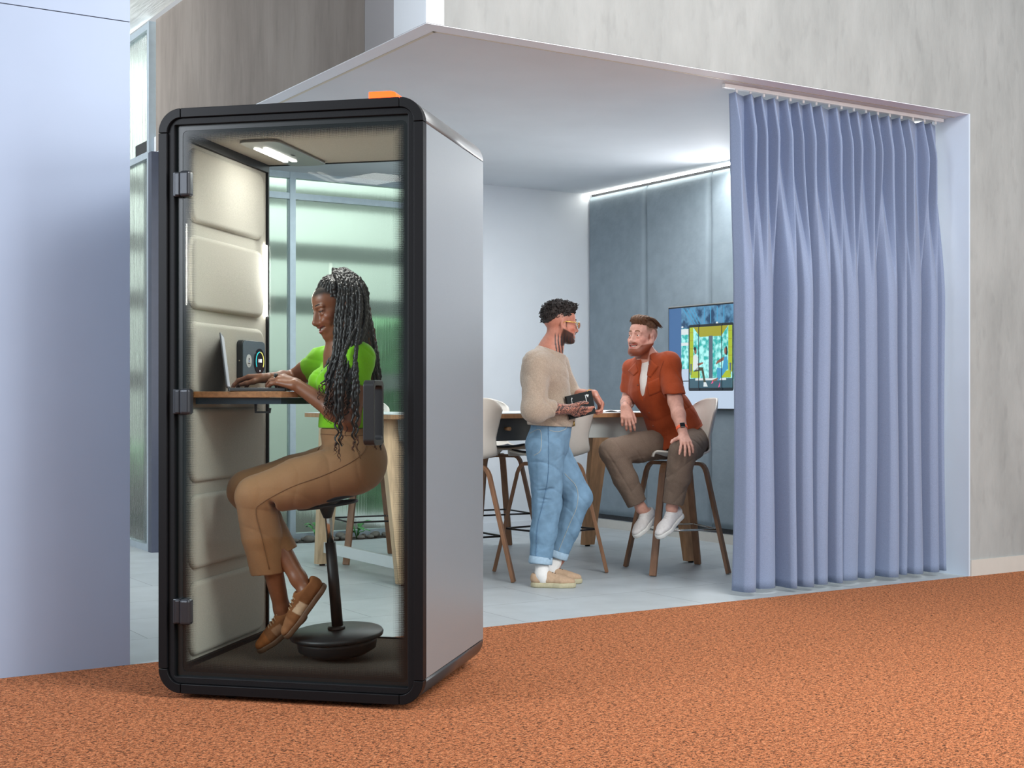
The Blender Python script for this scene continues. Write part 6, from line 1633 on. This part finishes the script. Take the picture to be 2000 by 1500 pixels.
M_TAUP = mat('taupe trouser cloth', rgb(118, 102, 90), .9, noise=240, var=.14, bump=.2, bscale=480, spec=.15)
S.build('trousers', M_TAUP, sm_, SO, smooth=2)
M_WLEA = painted('white leather', .5, bump=.05, bscale=200); M_WSOL = mat('white rubber sole', rgb(226, 226, 222), .6, noise=40, var=.03); M_WLAC = mat('white lace', rgb(214, 212, 208), .8, noise=200, var=.08)
shoe(sm_, SO, *fsR, (-.55, -.35, .75), (M_WLEA, C(222, 220, 218)), M_WSOL, wid=.104, h=.078, sole=.028, laces=M_WLAC, coll=0)
shoe(sm_, SO, *fsL, (-.45, -.45, .75), (M_WLEA, C(222, 220, 218)), M_WSOL, wid=.104, h=.078, sole=.028, laces=M_WLAC, coll=0)
# orange watch on his left wrist
wv = wL * .80 + eL * .20; ax = nrm(wL - eL); q = Vector((0, 0, 1)).rotation_difference(Vector(ax)).to_matrix().to_4x4()
m = MB(); n = 28; rw = .0355
m.tube([(rw * cos(a * 2 * pi / n), rw * sin(a * 2 * pi / n), 0) for a in range(n)], 1, closed=True, flat=(.019, .004), up=(0, 0, 1), M=Matrix.Translation(Vector(wv - SO)) @ q); wt = m.build('wristwatch', mat('orange strap', rgb(246, 104, 62), .5, noise=60, var=.04), sm_)
m = MB(); cdir = nrm(V3(.05, -1, .35)); cdir = nrm(cdir - ax * (cdir @ ax)); Rw = frame_from(cdir, ax)
m.box((-.004, -.016, -.017), (.006, .016, .017), .004, 2, Matrix.Translation(Vector(wv - SO + cdir * (rw + .003))) @ Matrix(np.array(Rw).T.tolist()).to_4x4()); m.build('watch_case', mat('black watch glass', rgb(16, 16, 18), .15, noise=40, var=.1), wt)
# ================================================================ LIGHT
W = bpy.data.worlds.new('world'); SC.world = W; W.use_nodes = True
W.node_tree.nodes['Background'].inputs[0].default_value = (.92, .96, 1.0, 1); W.node_tree.nodes['Background'].inputs[1].default_value = .5
def area(name, loc, target, size, energy, col=(1, 1, 1), sy=None):
    l = bpy.data.lights.new(name, 'AREA'); l.energy = energy; l.color = col; l.shape = 'RECTANGLE'; l.size = size; l.size_y = sy or size
    o = bpy.data.objects.new(name, l); link(o); o.location = loc
    o.rotation_euler = (Vector(target) - Vector(loc)).to_track_quat('-Z', 'Y').to_euler(); return o
P = ROOM.pt
area('hall_overhead_fill', (2.8, 3.2, 4.5), (2.6, 6.2, .4), 3.0, 270, (1, .985, .96), 2.0)  # added overhead fill that brightens curtain and carpet, no fixture there
area('hall_side_light', (-5.3, 2.3, 3.0), (.8, 7.2, 1.4), 2.2, 230, (.86, .92, 1.0))
area('cove_uplight', P(RW - .25, 2.2, RH - .35), P(RW - 2.2, 2.0, RH), .12, 26, (.98, .98, 1.0), 3.6)
area('pod_side_fill', (5.6, 2.2, 2.6), (-.2, 5.8, 1.5), 2.6, 200, (1, .99, .97), 2.4)  # added fill to brighten the right side of the booth
area('room_fill', P(2.0, 2.1, RH - .02), P(2.0, 2.1, 0), 2.6, 44, (.93, .97, 1), 2.2)  # added soft fill for the whole room, the ceiling has no such fixture
area('cove_light', P(RW - .12, 2.2, RH - .06), P(RW - .0, 2.2, 1.0), .06, 45, (1, .97, .92), 3.6)
area('court_daylight', P(1.6, RD + 2.0, 5.2), P(1.4, RD + 2.2, 0), 4.5, 520, (.95, 1, .98), 3.0)
pl = area('booth_light', POD.pt(.46, .55, 2.185), POD.pt(.42, .52, 0), .24, 6, (1, .985, .95), .34)
bl = area('booth_bar_light', POD.pt(.10, PD - .04, 1.68), POD.pt(.5, .3, 1.5), .03, 1.2, (1, .97, .92), .32)
area('foil_light', P(-2.6, 5.0, 3.0), P(-2.4, 5.0, 4.0), 1.5, 120, (1, 1, 1))
# ---------------------------------------------------------------- camera
cd = bpy.data.cameras.new('camera'); cam = bpy.data.objects.new('camera', cd); link(cam)
cam.location = (0, 0, HC); cam.rotation_euler = (pi / 2, 0, 0)
cd.sensor_width = 36; cd.lens = FPX / 2000 * 36; cd.shift_y = (Y0 - 750) / 2000; cd.clip_end = 200; cd.clip_start = .05
SC.camera = cam
vs = SC.view_settings
vs.view_transform = 'Standard'; vs.look = 'None'; vs.gamma = 1; vs.exposure = EXPOSURE; vs.use_curve_mapping = False
SC.cycles.use_denoising = True
SC.cycles.max_bounces = 8; SC.cycles.transparent_max_bounces = 16; SC.cycles.sample_clamp_indirect = 6
SC.cycles.caustics_reflective = False; SC.cycles.caustics_refractive = False
